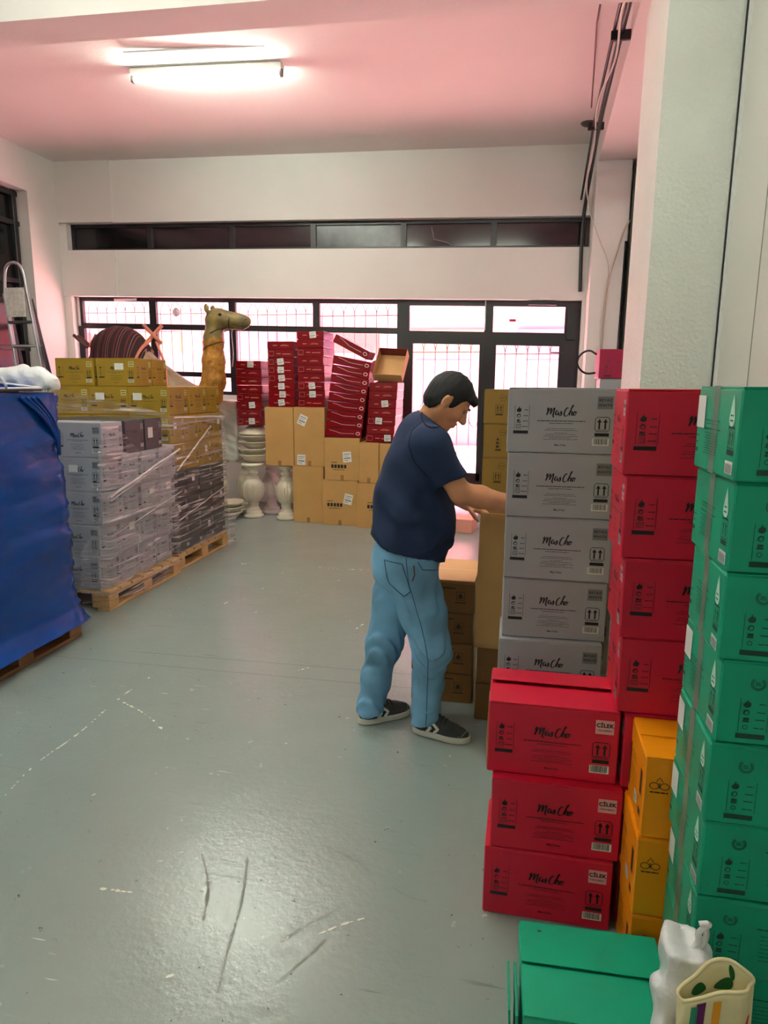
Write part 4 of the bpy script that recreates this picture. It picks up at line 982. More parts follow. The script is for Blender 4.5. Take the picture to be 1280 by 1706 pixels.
for i, (dx, tx, inv) in enumerate(((.0, 0, 0), (-.012, 1.2, 0), (.0, -1., 0), (.005, .5, 0), (.006, 0, 1))):
    hh = [.07, .075, .075, .112, .10][i]
    t = thing('bowl', 'large cream bowl in the pile on the pedestals, %s' % ['lowest', 'second up', 'third up', 'fourth up', 'topmost, turned upside down'][i], 'bowl', (-3.19+dx, 7.79, zz+(.10 if inv else 0)), (R(tx)+(math.pi if inv else 0), 0, 0), 'large bowls on the pedestals')
    mk('shell', bb, t); mk('rim', rb, t, (0, 0, .096)); zz += hh+.004
bowl_top = zz
bs_, rs_ = bowl(.15, .085), rim(.15)
for i in range(3):
    t = thing('bowl', 'cream bowl in the pile on the floor by the rear pallet, %s' % ['lowest', 'middle', 'topmost'][i], 'bowl', (-3.44+.01*i, 7.52, .0+.062*i), (R(1.5*i), 0, 0), 'bowls on the floor')
    mk('shell', bs_, t); mk('rim', rs_, t, (0, 0, .082))
t = thing('bowl', 'small cream bowl on the floor between the pedestals', 'bowl', (-3.40, 7.82, 0)); mk('shell', bowl(.075, .06), t); mk('rim', rim(.075), t, (0, 0, .058))
# plastic-wrapped box on the rear pedestals
def wrapfn(X, Y, Z):
    qx, qy, qz = np.abs(X+3.535)-.105, np.abs(Y-7.90)-.12, np.abs(Z-1.04)-.35
    d = np.sqrt(np.maximum(qx, 0)**2+np.maximum(qy, 0)**2+np.maximum(qz, 0)**2)+np.minimum(np.maximum(qx, np.maximum(qy, qz)), 0)-.02
    d = d+.010*np.sin(25*Z+8*X)*np.sin(30*X+4*Z)+.004*np.sin(70*Z+30*X); return np.maximum(d, .668-Z)
tag(sdf_obj('wrapped_parcel', wrapfn, (-3.74, 7.7, .62), (-3.36, 8.1, 1.46), .013, M('cloudy_polythene', (206, 206, 196), .3, spec=.6, var=(5, .12), bump=(30, .5, .008))), 'tall parcel in cloudy polythene beside the red stack', 'parcel')

# ================================================================== KRAFT CARTONS BY THE WINDOWS
p = Print()
for i in range(5): p.rect(-.09+i*.038, -.062+i*.038, -.02, .02)
p.dashes(-.07, .07, -.04, .006, 2); p.dashes(-.09, -.02, .045, .008, 3); hrow = p.mesh('handling_marks', INK)
def kraft(x0, x1, yf, z0, z1, d, label, marks=None, stick=(), rz=0.):
    t = carton(KRAFT, x1-x0, d, z1-z0, x0, yf, z0, label, 'kraft cartons by the windows', rz=R(rz), faces=())
    if marks: mk('handling_marks', hrow, t, (marks[0], -d/2-EPS, marks[1]))
    for (u, v, tl_) in stick: sticker(t, '-y', x1-x0, d, u, v, .10, .12, tl_)
    MB().box(-.02, .02, -d/2-.0012, -d/2-.0004, 0, .06).build('tape', M('kraft_tape', (150, 108, 56), .35), t)
    return t
kraft(-2.61, -2.237, 7.49, 0, .672, .36, 'tall plain kraft carton on the floor beside a pedestal')
kraft(-2.59, -2.217, 7.50, .674, 1.353, .34, 'tall kraft carton with two tilted labels under the highest red stack', None, ((-.08, .53, 24), (-.10, .07, 2)))
kraft(-2.945, -2.597, 7.50, .666, 1.35, .30, 'tall kraft carton resting on a pedestal')
kraft(-2.232, -1.81, 7.42, 0, .528, .40, 'printed kraft carton on the floor, left of two with labels', (-.06, .24), ((.10, .31, 12),), .5)
kraft(-2.195, -1.78, 7.42, .53, 1.015, .40, 'printed kraft carton under the leaning red stack', (-.04, .16), ((.06, .27, -5),), -.6)
kraft(-1.80, -1.33, 7.34, 0, .516, .40, 'printed kraft carton on the floor, partly behind the man', (-.02, .25))
kraft(-1.775, -1.55, 7.36, .518, .975, .36, 'narrow upright kraft carton beside the man')
kraft(-1.545, -1.33, 7.37, .518, .97, .36, 'narrow upright kraft carton hidden by the man shoulder')

# ================================================================== FLAT CRIMSON BOXES
GILT = M('pale_rose_print', (214, 120, 112), .4)
def redmesh(w, d, h):
    base = MB().cbox(-w/2+.003, w/2-.003, -d/2+.003, d/2-.003, 0, h-.004, .002).mesh('base', CREDB)
    lid = MB().cbox(-w/2, w/2, -d/2, d/2, h*.12, h, .0025).mesh('lid', CREDB)
    p = Print(); p.dashes(-.09, -.04, 0, .007, 1); p.dashes(.0, .10, -.003, .006, 2); p.dashes(.02, .08, .007, .003, 3); a = p.mesh('front_print', GILT)
    p = Print(); p.stroke([(-.145, -.025), (-.085, -.025), (-.085, .025), (-.145, .025), (-.145, -.025)], .003); p.dashes(-.05, .0, 0, .008, 4); p.dashes(.02, .12, -.004, .008, 5); b_ = p.mesh('front_print', GILT)
    p = Print(); p.ring(.175, .0, .022, .016, .006, 18); d_ = p.mesh('round_logo', M('white_rose_print', (238, 200, 196), .4))
    p = Print(); p.stroke([(-.16, .03), (-.10, .018), (-.03, -.002), (.02, -.004), (.13, -.002)], .003); c = p.mesh('side_line', M('white_rose_print', (238, 200, 196), .4))
    return base, lid, a, b_, (c, d_)
rm = {'n': redmesh(.315, .43, .0922), 's': redmesh(.436, .315, .0922)}
def flat(kind, x, y, z, label, rot=(0, 0, 0), pv=0, st=None, group=None):
    base, lid, a, b_, c = rm[kind]
    t = thing('gift_box', label, 'box', (x, y, z), rot, group or 'flat crimson gift boxes'); mk('base', base, t); mk('lid', lid, t)
    w, d = (.315, .43) if kind == 'n' else (.436, .315)
    if kind == 's':
        mk('side_line', c[0], t, (0, -d/2-.0012, .048)); mk('round_logo', c[1], t, (0, -d/2-.0012, .048))
    else: mk('front_print', (a, b_)[pv], t, (0, -d/2-.0012, .048))
    if st is not None: sticker(t, '-y', w, d+.001, st, .052, .075, .07, random.uniform(-7, 7), True, WHITEL)
    return t
rr = random.Random(3)
carton(KRAFT, .40, .36, .50, -1.93, 7.86, 0, 'kraft carton on the floor hidden behind the leaning stack', 'kraft cartons by the windows', faces=())
carton(KRAFT, .40, .36, .50, -1.93, 7.86, .502, 'upper kraft carton hidden behind the leaning stack', 'kraft cartons by the windows', faces=())
def rstack(n, x, y, z, h, nm, stk, pvs):
    for i in range(n):
        k = n-1-i
        flat('n', x+rr.uniform(-.006, .006), y+rr.uniform(-.005, .005), z+i*h, 'flat crimson box, %s of the %s' % (rlab(k), nm), (0, 0, R(rr.uniform(-1.5, 1.5))), 1 if k in pvs else 0, stk.get(k))
rstack(8, -3.172, 7.815, bowl_top+.006, .0945, 'red stack on the bowls', {0: .03, 5: .04, 7: .03}, (4, 7))
rstack(8, -2.735, 7.72, 1.351, .0925, 'red stack left of the highest one', {2: .0, 3: .0, 4: .0, 5: .0, 6: .01, 7: .0}, (1, 2, 3, 4))
rstack(9, -2.382, 7.725, 1.354, .0945, 'highest red stack', {0: .03, 6: .01, 7: .01}, (2, 4, 6, 7, 8))
zt = 1.016
for i in range(9):
    a = 1.5+i*1.15; x_r = -1.765+.011*i; hgt = .0925
    # pivot on the lower right edge
    cxx = x_r-.218*math.cos(R(a)); czz = zt+.218*math.sin(R(a))
    flat('s', cxx, 7.60+.003*math.sin(i*2), czz, 'flat crimson box seen along its side, %s of the leaning red stack' % rlab(8-i), (0, R(a), R(rr.uniform(-1, 1))), 0, None, 'leaning crimson boxes')
    zt += .0935
flat('s', -1.905, 7.60, zt+.125, 'crimson box lying steeply tilted on the leaning red stack', (0, R(27), 0), 0, None, 'leaning crimson boxes')
for i in range(6):
    flat('s', -1.73, 8.04, 1.004+i*.0935, 'flat crimson box in the row behind the leaning stack, %s' % rlab(5-i), (0, 0, R(rr.uniform(-1, 1))))
flat('s', -1.72, 8.02, zt-.07, 'crimson box tilted the other way behind the leaning stack', (0, R(-26), R(4)), 0, None, 'leaning crimson boxes')
flat('s', -1.70, 8.04, zt-.19, 'lower tilted crimson box behind the leaning stack', (0, R(-22), R(4)), 0, None, 'leaning crimson boxes')
for i in range(7):
    flat('n', -1.54+.006*i+rr.uniform(-.004, .004), 7.59, .977+i*.0945, 'flat crimson box, %s of the stack beside the man' % rlab(6-i), (0, 0, R(rr.uniform(-1.5, 1.5))), 1 if i in (0, 2) else 0, {0: .09, 2: -.03, 4: .03}.get(i))
t = thing('open_box_tray', 'open crimson tray with kraft inside, propped on the stack beside the man', 'box', (-1.46, 7.44, 1.652), (R(52), R(3), R(-4)))
w, d, h = .33, .36, .12
INN = M('deep_red_inner', (110, 18, 26), .5)
MB().cbox(-w/2, w/2, 0, d, 0, .005, .001).build('floor_panel', KRAFTD, t)
for x in (-w/2, w/2-.005): MB().cbox(x, x+.005, 0, d, .005, h, .001).build('side_wall', KRAFTD, t)
MB().cbox(-w/2, w/2, -.005, 0, 0, h, .001).build('end_wall', KRAFTD, t); MB().cbox(-w/2, w/2, d, d+.005, 0, h, .001).build('end_wall', INN, t)

# ================================================================== BAGS AT THE LOWER RIGHT
def wb(X, Y, Z):
    qx, qy = np.abs(X-.365-.02*Z)-.020, np.abs(Y-1.27)-.018; d = np.maximum(np.sqrt(np.maximum(qx, 0)**2+np.maximum(qy, 0)**2)-.026, Z-.522+.25*np.abs(X-.36))
    d = smin(d, ell(X, Y, Z, (.335, 1.235, .20), (.032, .035, .30)), .012)
    d = d+.008*np.sin(48*X+30*Z)*np.sin(36*Z+51*Y)+.005*np.sin(110*X+34*Z); return np.maximum(d, .003-Z)
t = thing('plastic_bag', 'white plastic carrier bag with twisted handles at the lower right', 'bag', (0, 0, 0))
sdf_obj('bag_body', wb, (.25, 1.18, -.02), (.46, 1.34, .62), .0075, PLW, t)
for k in range(2):
    MB().tube(chaikin([(.385+.010*k, 1.27, .50), (.395+.01*k, 1.265, .53), (.388+.018*k, 1.26, .553), (.412-.012*k, 1.26, .578), (.390+.02*k, 1.26, .572)], 2), .006, 6).build('twisted_handle', PLW, t, smooth=True)
CANV = M('cream_canvas', (236, 222, 172), .8, var=(20, .04), bump=(90, .3, .002))
def ts(u, v, off=0.):
    a = 2*math.pi*u; rx, ry = .066+off, .019+off
    z1 = .541+.020*math.sin(a)+.028*math.cos(a)-.014*math.cos(2*a)
    z = .003+(z1-.003)*v; wob = 1+.05*math.sin(3*a+4*v)+.09*math.sin(5*a-6*v)*v; s_ = 1-.06*v
    return (.390+rx*math.cos(a)*wob*s_+.008*v, 1.155+ry*math.sin(a)*wob*s_, z)
t = thing('tote_bag', 'cream canvas tote with leaf and stripe print beside the white bag', 'bag', (0, 0, 0))
mb = MB(); NU, NV = 64, 40
for off in (0, -.004):
    for j in range(NV+1):
        for i in range(NU): mb.v.append(ts(i/NU, j/NV, off))
q = NU*(NV+1)
for s_ in (0, 1):
    for j in range(NV):
        for i in range(NU): mb.f.append(tuple(s_*q+x for x in (j*NU+i, j*NU+(i+1) % NU, (j+1)*NU+(i+1) % NU, (j+1)*NU+i))); mb.m.append(0)
for i in range(NU): mb.f.append((NV*NU+i, NV*NU+(i+1) % NU, q+NV*NU+(i+1) % NU, q+NV*NU+i)); mb.m.append(0)
mb.build('canvas', CANV, t, smooth=True)
MB().tube([ts(i/NU, 1.0, -.002) for i in range(NU)], .0035, 6, closed=True).build('hem', CANV, t, smooth=True)
def decal(name, poly, mat, inner):
    # subdivide the outline as a fan around its centre, laid on the cloth surface
    off = -.0055 if inner else .0015; n = len(poly); cu = sum(a for a, b_ in poly)/n; cv = sum(b_ for a, b_ in poly)/n
    mb = MB(); rings = 5
    for k in range(rings+1):
        for a, b_ in poly: mb.v.append(ts(cu+(a-cu)*k/rings, cv+(b_-cv)*k/rings, off))
    for k in range(rings):
        for i in range(n): mb.f.append((k*n+i, k*n+(i+1) % n, (k+1)*n+(i+1) % n, (k+1)*n+i)); mb.m.append(0)
    me = mb.mesh(name, mat); return mk(name, me, t)
LEAF = M('leaf_green_print', (18, 96, 34), .7)
def leaf(cu, cv, ln, wd, ang, inner, mat=LEAF):
    P = []
    for k in range(16):
        a = 2*math.pi*k/16; x = ln*math.cos(a); y = wd*math.sin(a)*(1-.3*math.cos(a)); P.append((cu+(x*math.cos(ang)-y*math.sin(ang))*1.0, cv+(x*math.sin(ang)+y*math.cos(ang))*1.0))
    decal('leaf_print', P, mat, inner)
leaf(.33, .93, .05, .022, .5+math.pi, True); leaf(.20, .915, .05, .022, -.3, True); leaf(.36, .86, .045, .02, -.2, True); leaf(.17, .965, .03, .018, .9, True)
def strip(u0, u1, v0, v1, bend, mat, nm):
    n = 12; P = [(u0+bend*math.sin(math.pi*.6*k/n), v0+(v1-v0)*k/n) for k in range(n+1)]; Q = [(a+(u1-u0), b_) for a, b_ in P]
    mb = MB()
    for (a, b_), (c, d_) in zip(P, Q): mb.v += [ts(a, b_, .0016), ts((a+c)/2, b_, .0016), ts(c, d_, .0016)]
    for k in range(n):
        for e in (0, 1): mb.f.append((k*3+e, k*3+e+1, (k+1)*3+e+1, (k+1)*3+e)); mb.m.append(0)
    mb.build(nm, mat, t)
strip(.66, .685, .2, .97, -.02, M('teal_print', (30, 140, 104), .7), 'stripe_print'); strip(.69, .725, .2, .98, -.03, M('purple_print', (98, 20, 92), .7), 'stripe_print'); strip(.75, .785, .2, .97, -.02, M('amber_print', (240, 160, 24), .7), 'stripe_print')
decal('dot_print', [(.61+.03*math.cos(k*.4), .84+.05*math.sin(k*.4)) for k in range(16)], M('yellow_print', (248, 190, 20), .7), False)
decal('triangle_print', [(.90, .84), (.93, .80), (.95, .90), (.93, .89)], M('vermilion_print', (220, 70, 30), .7), False)

# ================================================================== CAMEL STATUE
CY = 7.30
def camel_core(X, Y, Z):
    d = ell(X, Y, Z, (-4.52, CY, 1.42), (.60, .29, .34))
    d = smin(d, cone(X, Y, Z, (-4.62, CY, 1.90), (-4.62, CY, 1.5), .30, .33), .10)
    d = smin(d, ell(X, Y, Z, (-4.64, CY, 2.00), (.30, .17, .22)), .12)
    d = smin(d, cone(X, Y, Z, (-4.45, CY, 1.72), (-3.92, CY, 1.42), .29, .25), .12)
    d = smin(d, cone(X, Y, Z, (-4.62, CY, 1.72), (-5.02, CY, 1.52), .31, .27), .10)
    d = smin(d, chain(X, Y, Z, [((-3.98, CY, 1.33), .25), ((-3.75, CY, 1.36), .19), ((-3.53, CY, 1.47), .135), ((-3.472, CY, 1.65), .126), ((-3.465, CY, 1.85), .120), ((-3.455, CY, 2.10), .104), ((-3.435, CY, 2.30), .098)], .06), .10)
    h = ell(X, Y, Z, (-3.40, CY, 2.335), (.125, .085, .105)); h = smin(h, cone(X, Y, Z, (-3.36, CY, 2.335), (-3.14, CY, 2.305), .095, .082), .05)
    h = smin(h, ell(X, Y, Z, (-3.105, CY, 2.292), (.105, .070, .076)), .03); h = smin(h, cone(X, Y, Z, (-3.36, CY, 2.275), (-3.12, CY, 2.245), .062, .038), .03)
    h = np.maximum(h, -ell(X, Y, Z, (-3.02, CY, 2.246), (.085, .09, .005)))
    for s_ in (-1, 1):
        h = smin(h, ell(X, Y, Z, (-3.335, CY+s_*.075, 2.375), (.045, .025, .022)), .02)
        e = ell(X, Y, Z, (-3.487, CY+s_*.082, 2.435), (.032, .020, .056)); h = smin(h, e, .02)
    d = smin(d, h, .05)
    for s_ in (-1, 1):
        y = CY+s_*.15
        d = smin(d, chain(X, Y, Z, [((-4.02, y, 1.25), .15), ((-4.0, y, .80), .075), ((-4.0, y, .70), .078), ((-4.02, y, .22), .048), ((-3.99, y, .06), .07)], .03), .05)
        d = smin(d, chain(X, Y, Z, [((-4.98, y, 1.35), .19), ((-4.90, y, .92), .10), ((-5.08, y, .62), .066), ((-5.04, y, .2), .045), ((-5.0, y, .06), .07)], .03), .05)
    return d
def camel_fn(X, Y, Z):
    d = camel_core(X, Y, Z)
    fur = ((X > -3.72) & (Z < 2.15) & (Z > 1.3)).astype(np.float32)
    d = d+fur*.006*np.sin(60*X+25*np.sin(30*Z))*np.sin(45*Z+30*Y)+.003*np.sin(40*X+9*Z)*np.sin(38*Y+31*Z)
    return np.maximum(d, .002-Z)
CM1 = M('olive_gold_hide', (120, 104, 58), .36, var=(9, .4), bump=(30, .4, .006)); CM2 = M('shaggy_ochre_fur', (170, 116, 34), .6, var=(18, .35), bump=(40, .8, .012)); CM3 = M('grey_brown_hide', (132, 112, 84), .5, var=(8, .3), bump=(25, .5, .008))
t = thing('camel_statue', 'life-size camel statue with striped blanket behind the gold cartons', 'statue', (0, 0, 0))
def cmat(c): return np.where((c[:, 0] > -3.74) & (c[:, 2] > 2.12+.05*np.sin(31*c[:, 0]+17*c[:, 1])*np.sin(40*c[:, 1]+9*c[:, 0])), 0, np.where((c[:, 0] > -3.70) & (c[:, 2] > 1.25), 1, 2))
body = sdf_obj('camel_body', camel_fn, (-5.4, 6.85, -.02), (-2.9, 7.75, 2.56), .016, [CM1, CM2, CM3], t, cmat)
for s_ in (-1, 1):
    MB().lathe([(.001, -.018), (.016, -.012), (.022, 0), (.016, .012), (.001, .018)], 12, T=Matrix.Translation((-3.325, CY+s_*.088, 2.366))).build('eye', M('glossy_black_eye', (14, 10, 8), .08), t, smooth=True)
    MB().tube(chaikin([(-3.005, CY+s_*.03, 2.252), (-3.06, CY+s_*.066, 2.246), (-3.14, CY+s_*.072, 2.252), (-3.19, CY+s_*.066, 2.27)], 2), .007, 5).build('lip_line', M('dark_lip', (40, 30, 20), .6), t, smooth=True)
    MB().tube([(-3.035, CY+s_*.038, 2.318), (-3.05, CY+s_*.052, 2.305)], .009, 6).build('nostril', M('dark_lip', (40, 30, 20), .6), t, smooth=True)
# striped blanket
sm = bpy.data.materials.new('striped_wool_blanket'); sm.use_nodes = True; q = sm.node_tree; b_ = q.nodes['Principled BSDF']; b_.inputs['Roughness'].default_value = .9
tc = q.nodes.new('ShaderNodeTexCoord'); sx = q.nodes.new('ShaderNodeSeparateXYZ'); q.links.new(tc.outputs['Object'], sx.inputs[0])
m1 = q.nodes.new('ShaderNodeMath'); m1.operation = 'MULTIPLY'; m1.inputs[1].default_value = 8.5; q.links.new(sx.outputs[0], m1.inputs[0])
m2 = q.nodes.new('ShaderNodeMath'); m2.operation = 'FRACT'; q.links.new(m1.outputs[0], m2.inputs[0])
cr = q.nodes.new('ShaderNodeValToRGB'); cr.color_ramp.interpolation = 'CONSTANT'; e = cr.color_ramp.elements
e[0].position = 0; e[0].color = srgb(46, 18, 26); e[1].position = .42; e[1].color = srgb(96, 30, 36)
for ps, c in ((.55, (46, 18, 26)), (.74, (150, 112, 100)), (.78, (30, 16, 26)), (.92, (120, 60, 50))):
    k = e.new(ps); k.color = srgb(*c)
q.links.new(m2.outputs[0], cr.inputs[0]); q.links.new(cr.outputs[0], b_.inputs['Base Color'])
def blank(X, Y, Z):
    d = camel_core(X, Y, Z)-.022+.004*np.sin(40*X)*np.sin(16*Z)
    return np.maximum(np.maximum(d, X+4.27-.10*np.abs(Y-CY)), np.maximum(-5.16-X, 1.45-Z))
sdf_obj('blanket', blank, (-5.25, 6.85, 1.40), (-4.2, 7.75, 2.36), .015, sm, t)
SAD = M('salmon_painted_wood', (196, 118, 92), .5); LEA = M('dark_leather', (66, 44, 26), .5)
for s_ in (-1, 1):
    MB().tube([(-4.20-.09*s_, CY-.05*s_, 2.27), (-4.20+.085*s_, CY+.03*s_, 2.06)], .021, 8).build('saddle_stick', SAD, t)
    MB().tube([(-5.20, CY+.04*s_, 2.16), (-5.02, CY+.05*s_, 2.02)], .020, 8).build('saddle_stick', M('brown_stick', (92, 58, 52), .6), t)
MB().tube([(-5.02, CY, 2.04), (-4.93, CY, 2.17)], .018, 8).build('saddle_stick', SAD, t)
MB().tube(chaikin([(-4.22, CY-.03, 2.10), (-4.27, CY-.20, 1.98), (-4.30, CY-.285, 1.80), (-4.31, CY-.31, 1.55)], 2), .018, 6).build('strap', SAD, t, smooth=True)
MB().tube(chaikin([(-4.17, CY, 2.08), (-4.05, CY-.10, 1.93), (-3.95, CY-.2, 1.76), (-3.9, CY-.26, 1.5)], 2), .014, 6).build('strap', SAD, t, smooth=True)
def ringpts(c, ax, ay, r1, r2, n=24): c = Vector(c); ax = Vector(ax).normalized(); ay = Vector(ay).normalized(); return [c+ax*r1*math.cos(2*math.pi*k/n)+ay*r2*math.sin(2*math.pi*k/n) for k in range(n)]
MB().tube(ringpts((-3.225, CY, 2.30), (.28, 0, 1), (0, 1, 0), .088, .085), .008, 6, closed=True).build('halter_strap', LEA, t, smooth=True)
MB().tube(ringpts((-3.40, CY, 2.185), (.95, 0, .42), (0, 1, 0), .155, .108), .008, 6, closed=True).build('halter_strap', LEA, t, smooth=True)
MB().tube(ringpts((-3.455, CY, 2.03), (.93, 0, .36), (0, 1, 0), .125, .118), .006, 6, closed=True).build('rope', LEA, t, smooth=True)
MB().tube(chaikin([(-3.20, CY-.05, 2.21), (-3.215, CY-.05, 2.16), (-3.20, CY-.04, 1.95), (-3.22, CY-.04, 1.80)], 2), .005, 5).build('rope', M('pale_rope', (206, 180, 180), .7), t, smooth=True)

# ================================================================== THE MAN
SKIN = M('warm_skin', (224, 156, 112), .5, var=(16, .06), bump=(120, .1, .001))
SHIRT = M('navy_cotton', (26, 44, 80), .85, var=(9, .10), bump=(160, .2, .001))
DENIM = M('light_blue_denim', (116, 170, 206), .8, var=(4.5, .32), bump=(220, .3, .001))
HAIR = M('black_hair', (18, 16, 18), .65, var=(60, .4), bump=(140, .6, .003), stretch=(1, 1, .4))
V3 = lambda *a: np.array(a, float)
az, hp = R(8), R(41)
Hf = V3(math.cos(az)*math.cos(hp), math.sin(az)*math.cos(hp), -math.sin(hp)); Hu = V3(math.cos(az)*math.sin(hp), math.sin(az)*math.sin(hp), math.cos(hp)); Hs = V3(math.sin(az), -math.cos(az), 0)
HC = V3(-.308, 2.925, 1.55); HA = np.stack([Hf, Hu, Hs])
hp_ = lambda f, u, s: tuple(HC+f*Hf+u*Hu+s*Hs)
def head_sd(X, Y, Z):
    d = ell(X, Y, Z, hp_(-.012, .025, 0), (.094, .092, .074), HA)
    d = smin(d, ell(X, Y, Z, hp_(.018, -.03, 0), (.066, .082, .060), HA), .03)                 # face block
    d = smin(d, ell(X, Y, Z, hp_(.052, -.095, 0), (.028, .022, .028), HA), .03)                 # chin
    for s_ in (-1, 1):
        d = smin(d, cone(X, Y, Z, hp_(-.008, -.050, .056*s_), hp_(.045, -.092, .024*s_), .018, .018), .025)     # jaw
        d = smin(d, ell(X, Y, Z, hp_(.060, -.028, .036*s_), (.020, .016, .018), HA), .02)        # cheek
        d = smin(d, ell(X, Y, Z, hp_(.079, .026, .026*s_), (.010, .007, .022), HA), .012)        # brow
        d = -smin(-d, ell(X, Y, Z, hp_(.088, .008, .031*s_), (.012, .009, .014), HA), .008)      # eye socket
        e = ell(X, Y, Z, hp_(-.012, -.006, .076*s_), (.019, .032, .010), HA)
        e = np.maximum(e, -ell(X, Y, Z, hp_(-.008, -.004, .086*s_), (.010, .019, .008), HA)); d = smin(d, e, .006)
    d = smin(d, cone(X, Y, Z, hp_(.082, .012, 0), hp_(.106, -.026, 0), .009, .014), .014)        # nose
    for s_ in (-1, 1): d = smin(d, ell(X, Y, Z, hp_(.094, -.031, .012*s_), (.011, .008, .008), HA), .008)
    d = smin(d, ell(X, Y, Z, hp_(.084, -.056, 0), (.011, .007, .022), HA), .008); d = smin(d, ell(X, Y, Z, hp_(.081, -.070, 0), (.011, .008, .020), HA), .008)
    return d
def hand_sd(X, Y, Z, w, dr, nm, side, curl, sc=1.):
    """w wrist, dr pointing direction, nm back-of-hand normal, side = thumb direction sign"""
    dr = V3(*dr); dr /= np.linalg.norm(dr); nm = V3(*nm); nm -= dr*(nm@dr); nm /= np.linalg.norm(nm); sd = np.cross(dr, nm)*side; w = V3(*w)
    P = lambda a, b, c: tuple(w+sc*(a*dr+b*sd+c*nm))
    d = cone(X, Y, Z, P(-.02, 0, 0), P(.03, 0, 0), .027*sc, .024*sc)
    A = np.stack([dr, sd, nm]); d = smin(d, ell(X, Y, Z, P(.055, 0, 0), (.052*sc, .042*sc, .016*sc), A), .012)
    for i, (b, L_) in enumerate(((.030, .072), (.010, .080), (-.011, .074), (-.030, .058))):
        a0 = V3(*P(.092-.004*abs(i-1), b, .002)); c = curl*(1+.08*i); q0 = a0; ang = .25*c; pts = [(tuple(w+sc*(.06*dr+b*.9*sd)), .0105*sc), (tuple(a0), .0098*sc)]
        for j, f in enumerate((.45, .32, .23)):
            q1 = q0+sc*L_*f*(math.cos(ang)*dr-math.sin(ang)*nm+.04*(1.2-i*.8)*sd); pts.append((tuple(q1), (.0092, .0084, .0072)[j]*sc)); q0 = q1; ang += c*.75
        d = smin(d, chain(X, Y, Z, pts, .003), .006)
    tp = [(P(.018, .022, -.004), .015*sc), (P(.048, .055, -.016), .0115*sc), (P(.076, .066, -.030), .0102*sc), (P(.100, .066, -.040), .0078*sc)]
    return smin(d, chain(X, Y, Z, tp, .004), .010)
WR, WL = (.010, 2.985, 1.100), (-.232, 3.165, 1.058)
HR = dict(w=WR, dr=(.93, .30, -.12), nm=(.1, -.25, 1), side=1, curl=.45); HL = dict(w=WL, dr=(.85, -.30, -.30), nm=(.35, .1, .9), side=1, curl=.75)
def body_sd(X, Y, Z):
    d = head_sd(X, Y, Z)
    d = smin(d, cone(X, Y, Z, (-.365, 2.935, 1.51), (-.425, 2.95, 1.41), .058, .066), .03)
    d = smin(d, cone(X, Y, Z, (-.42, 2.95, 1.36), (-.46, 2.95, .90), .10, .13), .05)
    d = smin(d, cone(X, Y, Z, (-.375, 2.805, 1.38), (-.445, 3.085, 1.38), .05, .05), .03)
    d = smin(d, chain(X, Y, Z, [((-.372, 2.80, 1.37), .052), ((-.238, 2.83, 1.168), .047), ((-.16, 2.88, 1.145), .050), ((-.06, 2.945, 1.113), .040), (WR, .029)], .015), .02)
    d = smin(d, chain(X, Y, Z, [((-.447, 3.09, 1.37), .050), ((-.355, 3.235, 1.13), .044), ((-.30, 3.205, 1.095), .043), (WL, .028)], .015), .02)
    for h in (HR, HL): d = smin(d, hand_sd(X, Y, Z, **h), .006)
    for a, k, c in (((-.465, 2.88, .84), (-.352, 2.862, .45), (-.385, 2.92, .06)), ((-.515, 3.03, .84), (-.598, 3.0, .40), (-.665, 2.965, .06))):
        d = smin(d, chain(X, Y, Z, [(a, .085), (k, .055), (c, .04)], .02), .03)
    return d
man = thing('person', 'man in navy t-shirt and light jeans bending over an open carton', 'person', (-.45, 2.93, 0))
man_off = Vector((.45, -2.93, 0))
def pobj(name, fn, lo, hi, h, mat, **k):
    o = sdf_obj(name, fn, lo, hi, h, mat, man, **k); o.location = man_off; return o
pobj('body', body_sd, (-.80, 2.68, -.02), (.20, 3.34, 1.70), .0062, SKIN)
def hair_sd(X, Y, Z):
    p = np.stack([X-HC[0], Y-HC[1], Z-HC[2]]); f, u, s = HA @ p
    d = ell(X, Y, Z, hp_(-.012, .025, 0), (.102, .101, .081), HA); d = smin(d, ell(X, Y, Z, hp_(-.03, -.03, 0), (.072, .06, .070), HA), .03)
    d = smin(d, ell(X, Y, Z, hp_(.074, .066, .0), (.030, .022, .05), HA), .025)
    line = np.interp(f, [-.12, -.045, -.03, -.008, .002, .012, .03, .042, .055, .10], [-.082, -.078, -.05, .026, .026, -.020, -.016, .030, .050, .050]).astype(np.float32)
    d = np.maximum(d, line-u); return d+.0018*np.sin(180*f+40*s)*np.sin(130*s+60*u)
pobj('hair', hair_sd, (-.45, 2.8, 1.42), (-.16, 3.06, 1.70), .0045, HAIR)
EYE = M('eye_white', (150, 132, 120), .5); IRIS = M('dark_brown_iris', (40, 24, 14), .15)
for s_ in (-1, 1):
    for nm, r, f, mt in (('eye', .0095, .0735, EYE), ('iris', .0058, .0782, IRIS)):
        MB().lathe([(.0005, -r), (r*.7, -r*.7), (r, 0), (r*.7, r*.7), (.0005, r)], 14, T=Matrix.Translation(Vector(hp_(f, .007, .031*s_)))).build(nm, mt, man, smooth=True).location = man_off
    MB().tube([hp_(.090, .026, .012*s_), hp_(.091, .031, .026*s_), hp_(.082, .028, .046*s_)], [.003, .0042, .002], 6).build('eyebrow', HAIR, man, smooth=True).location = man_off
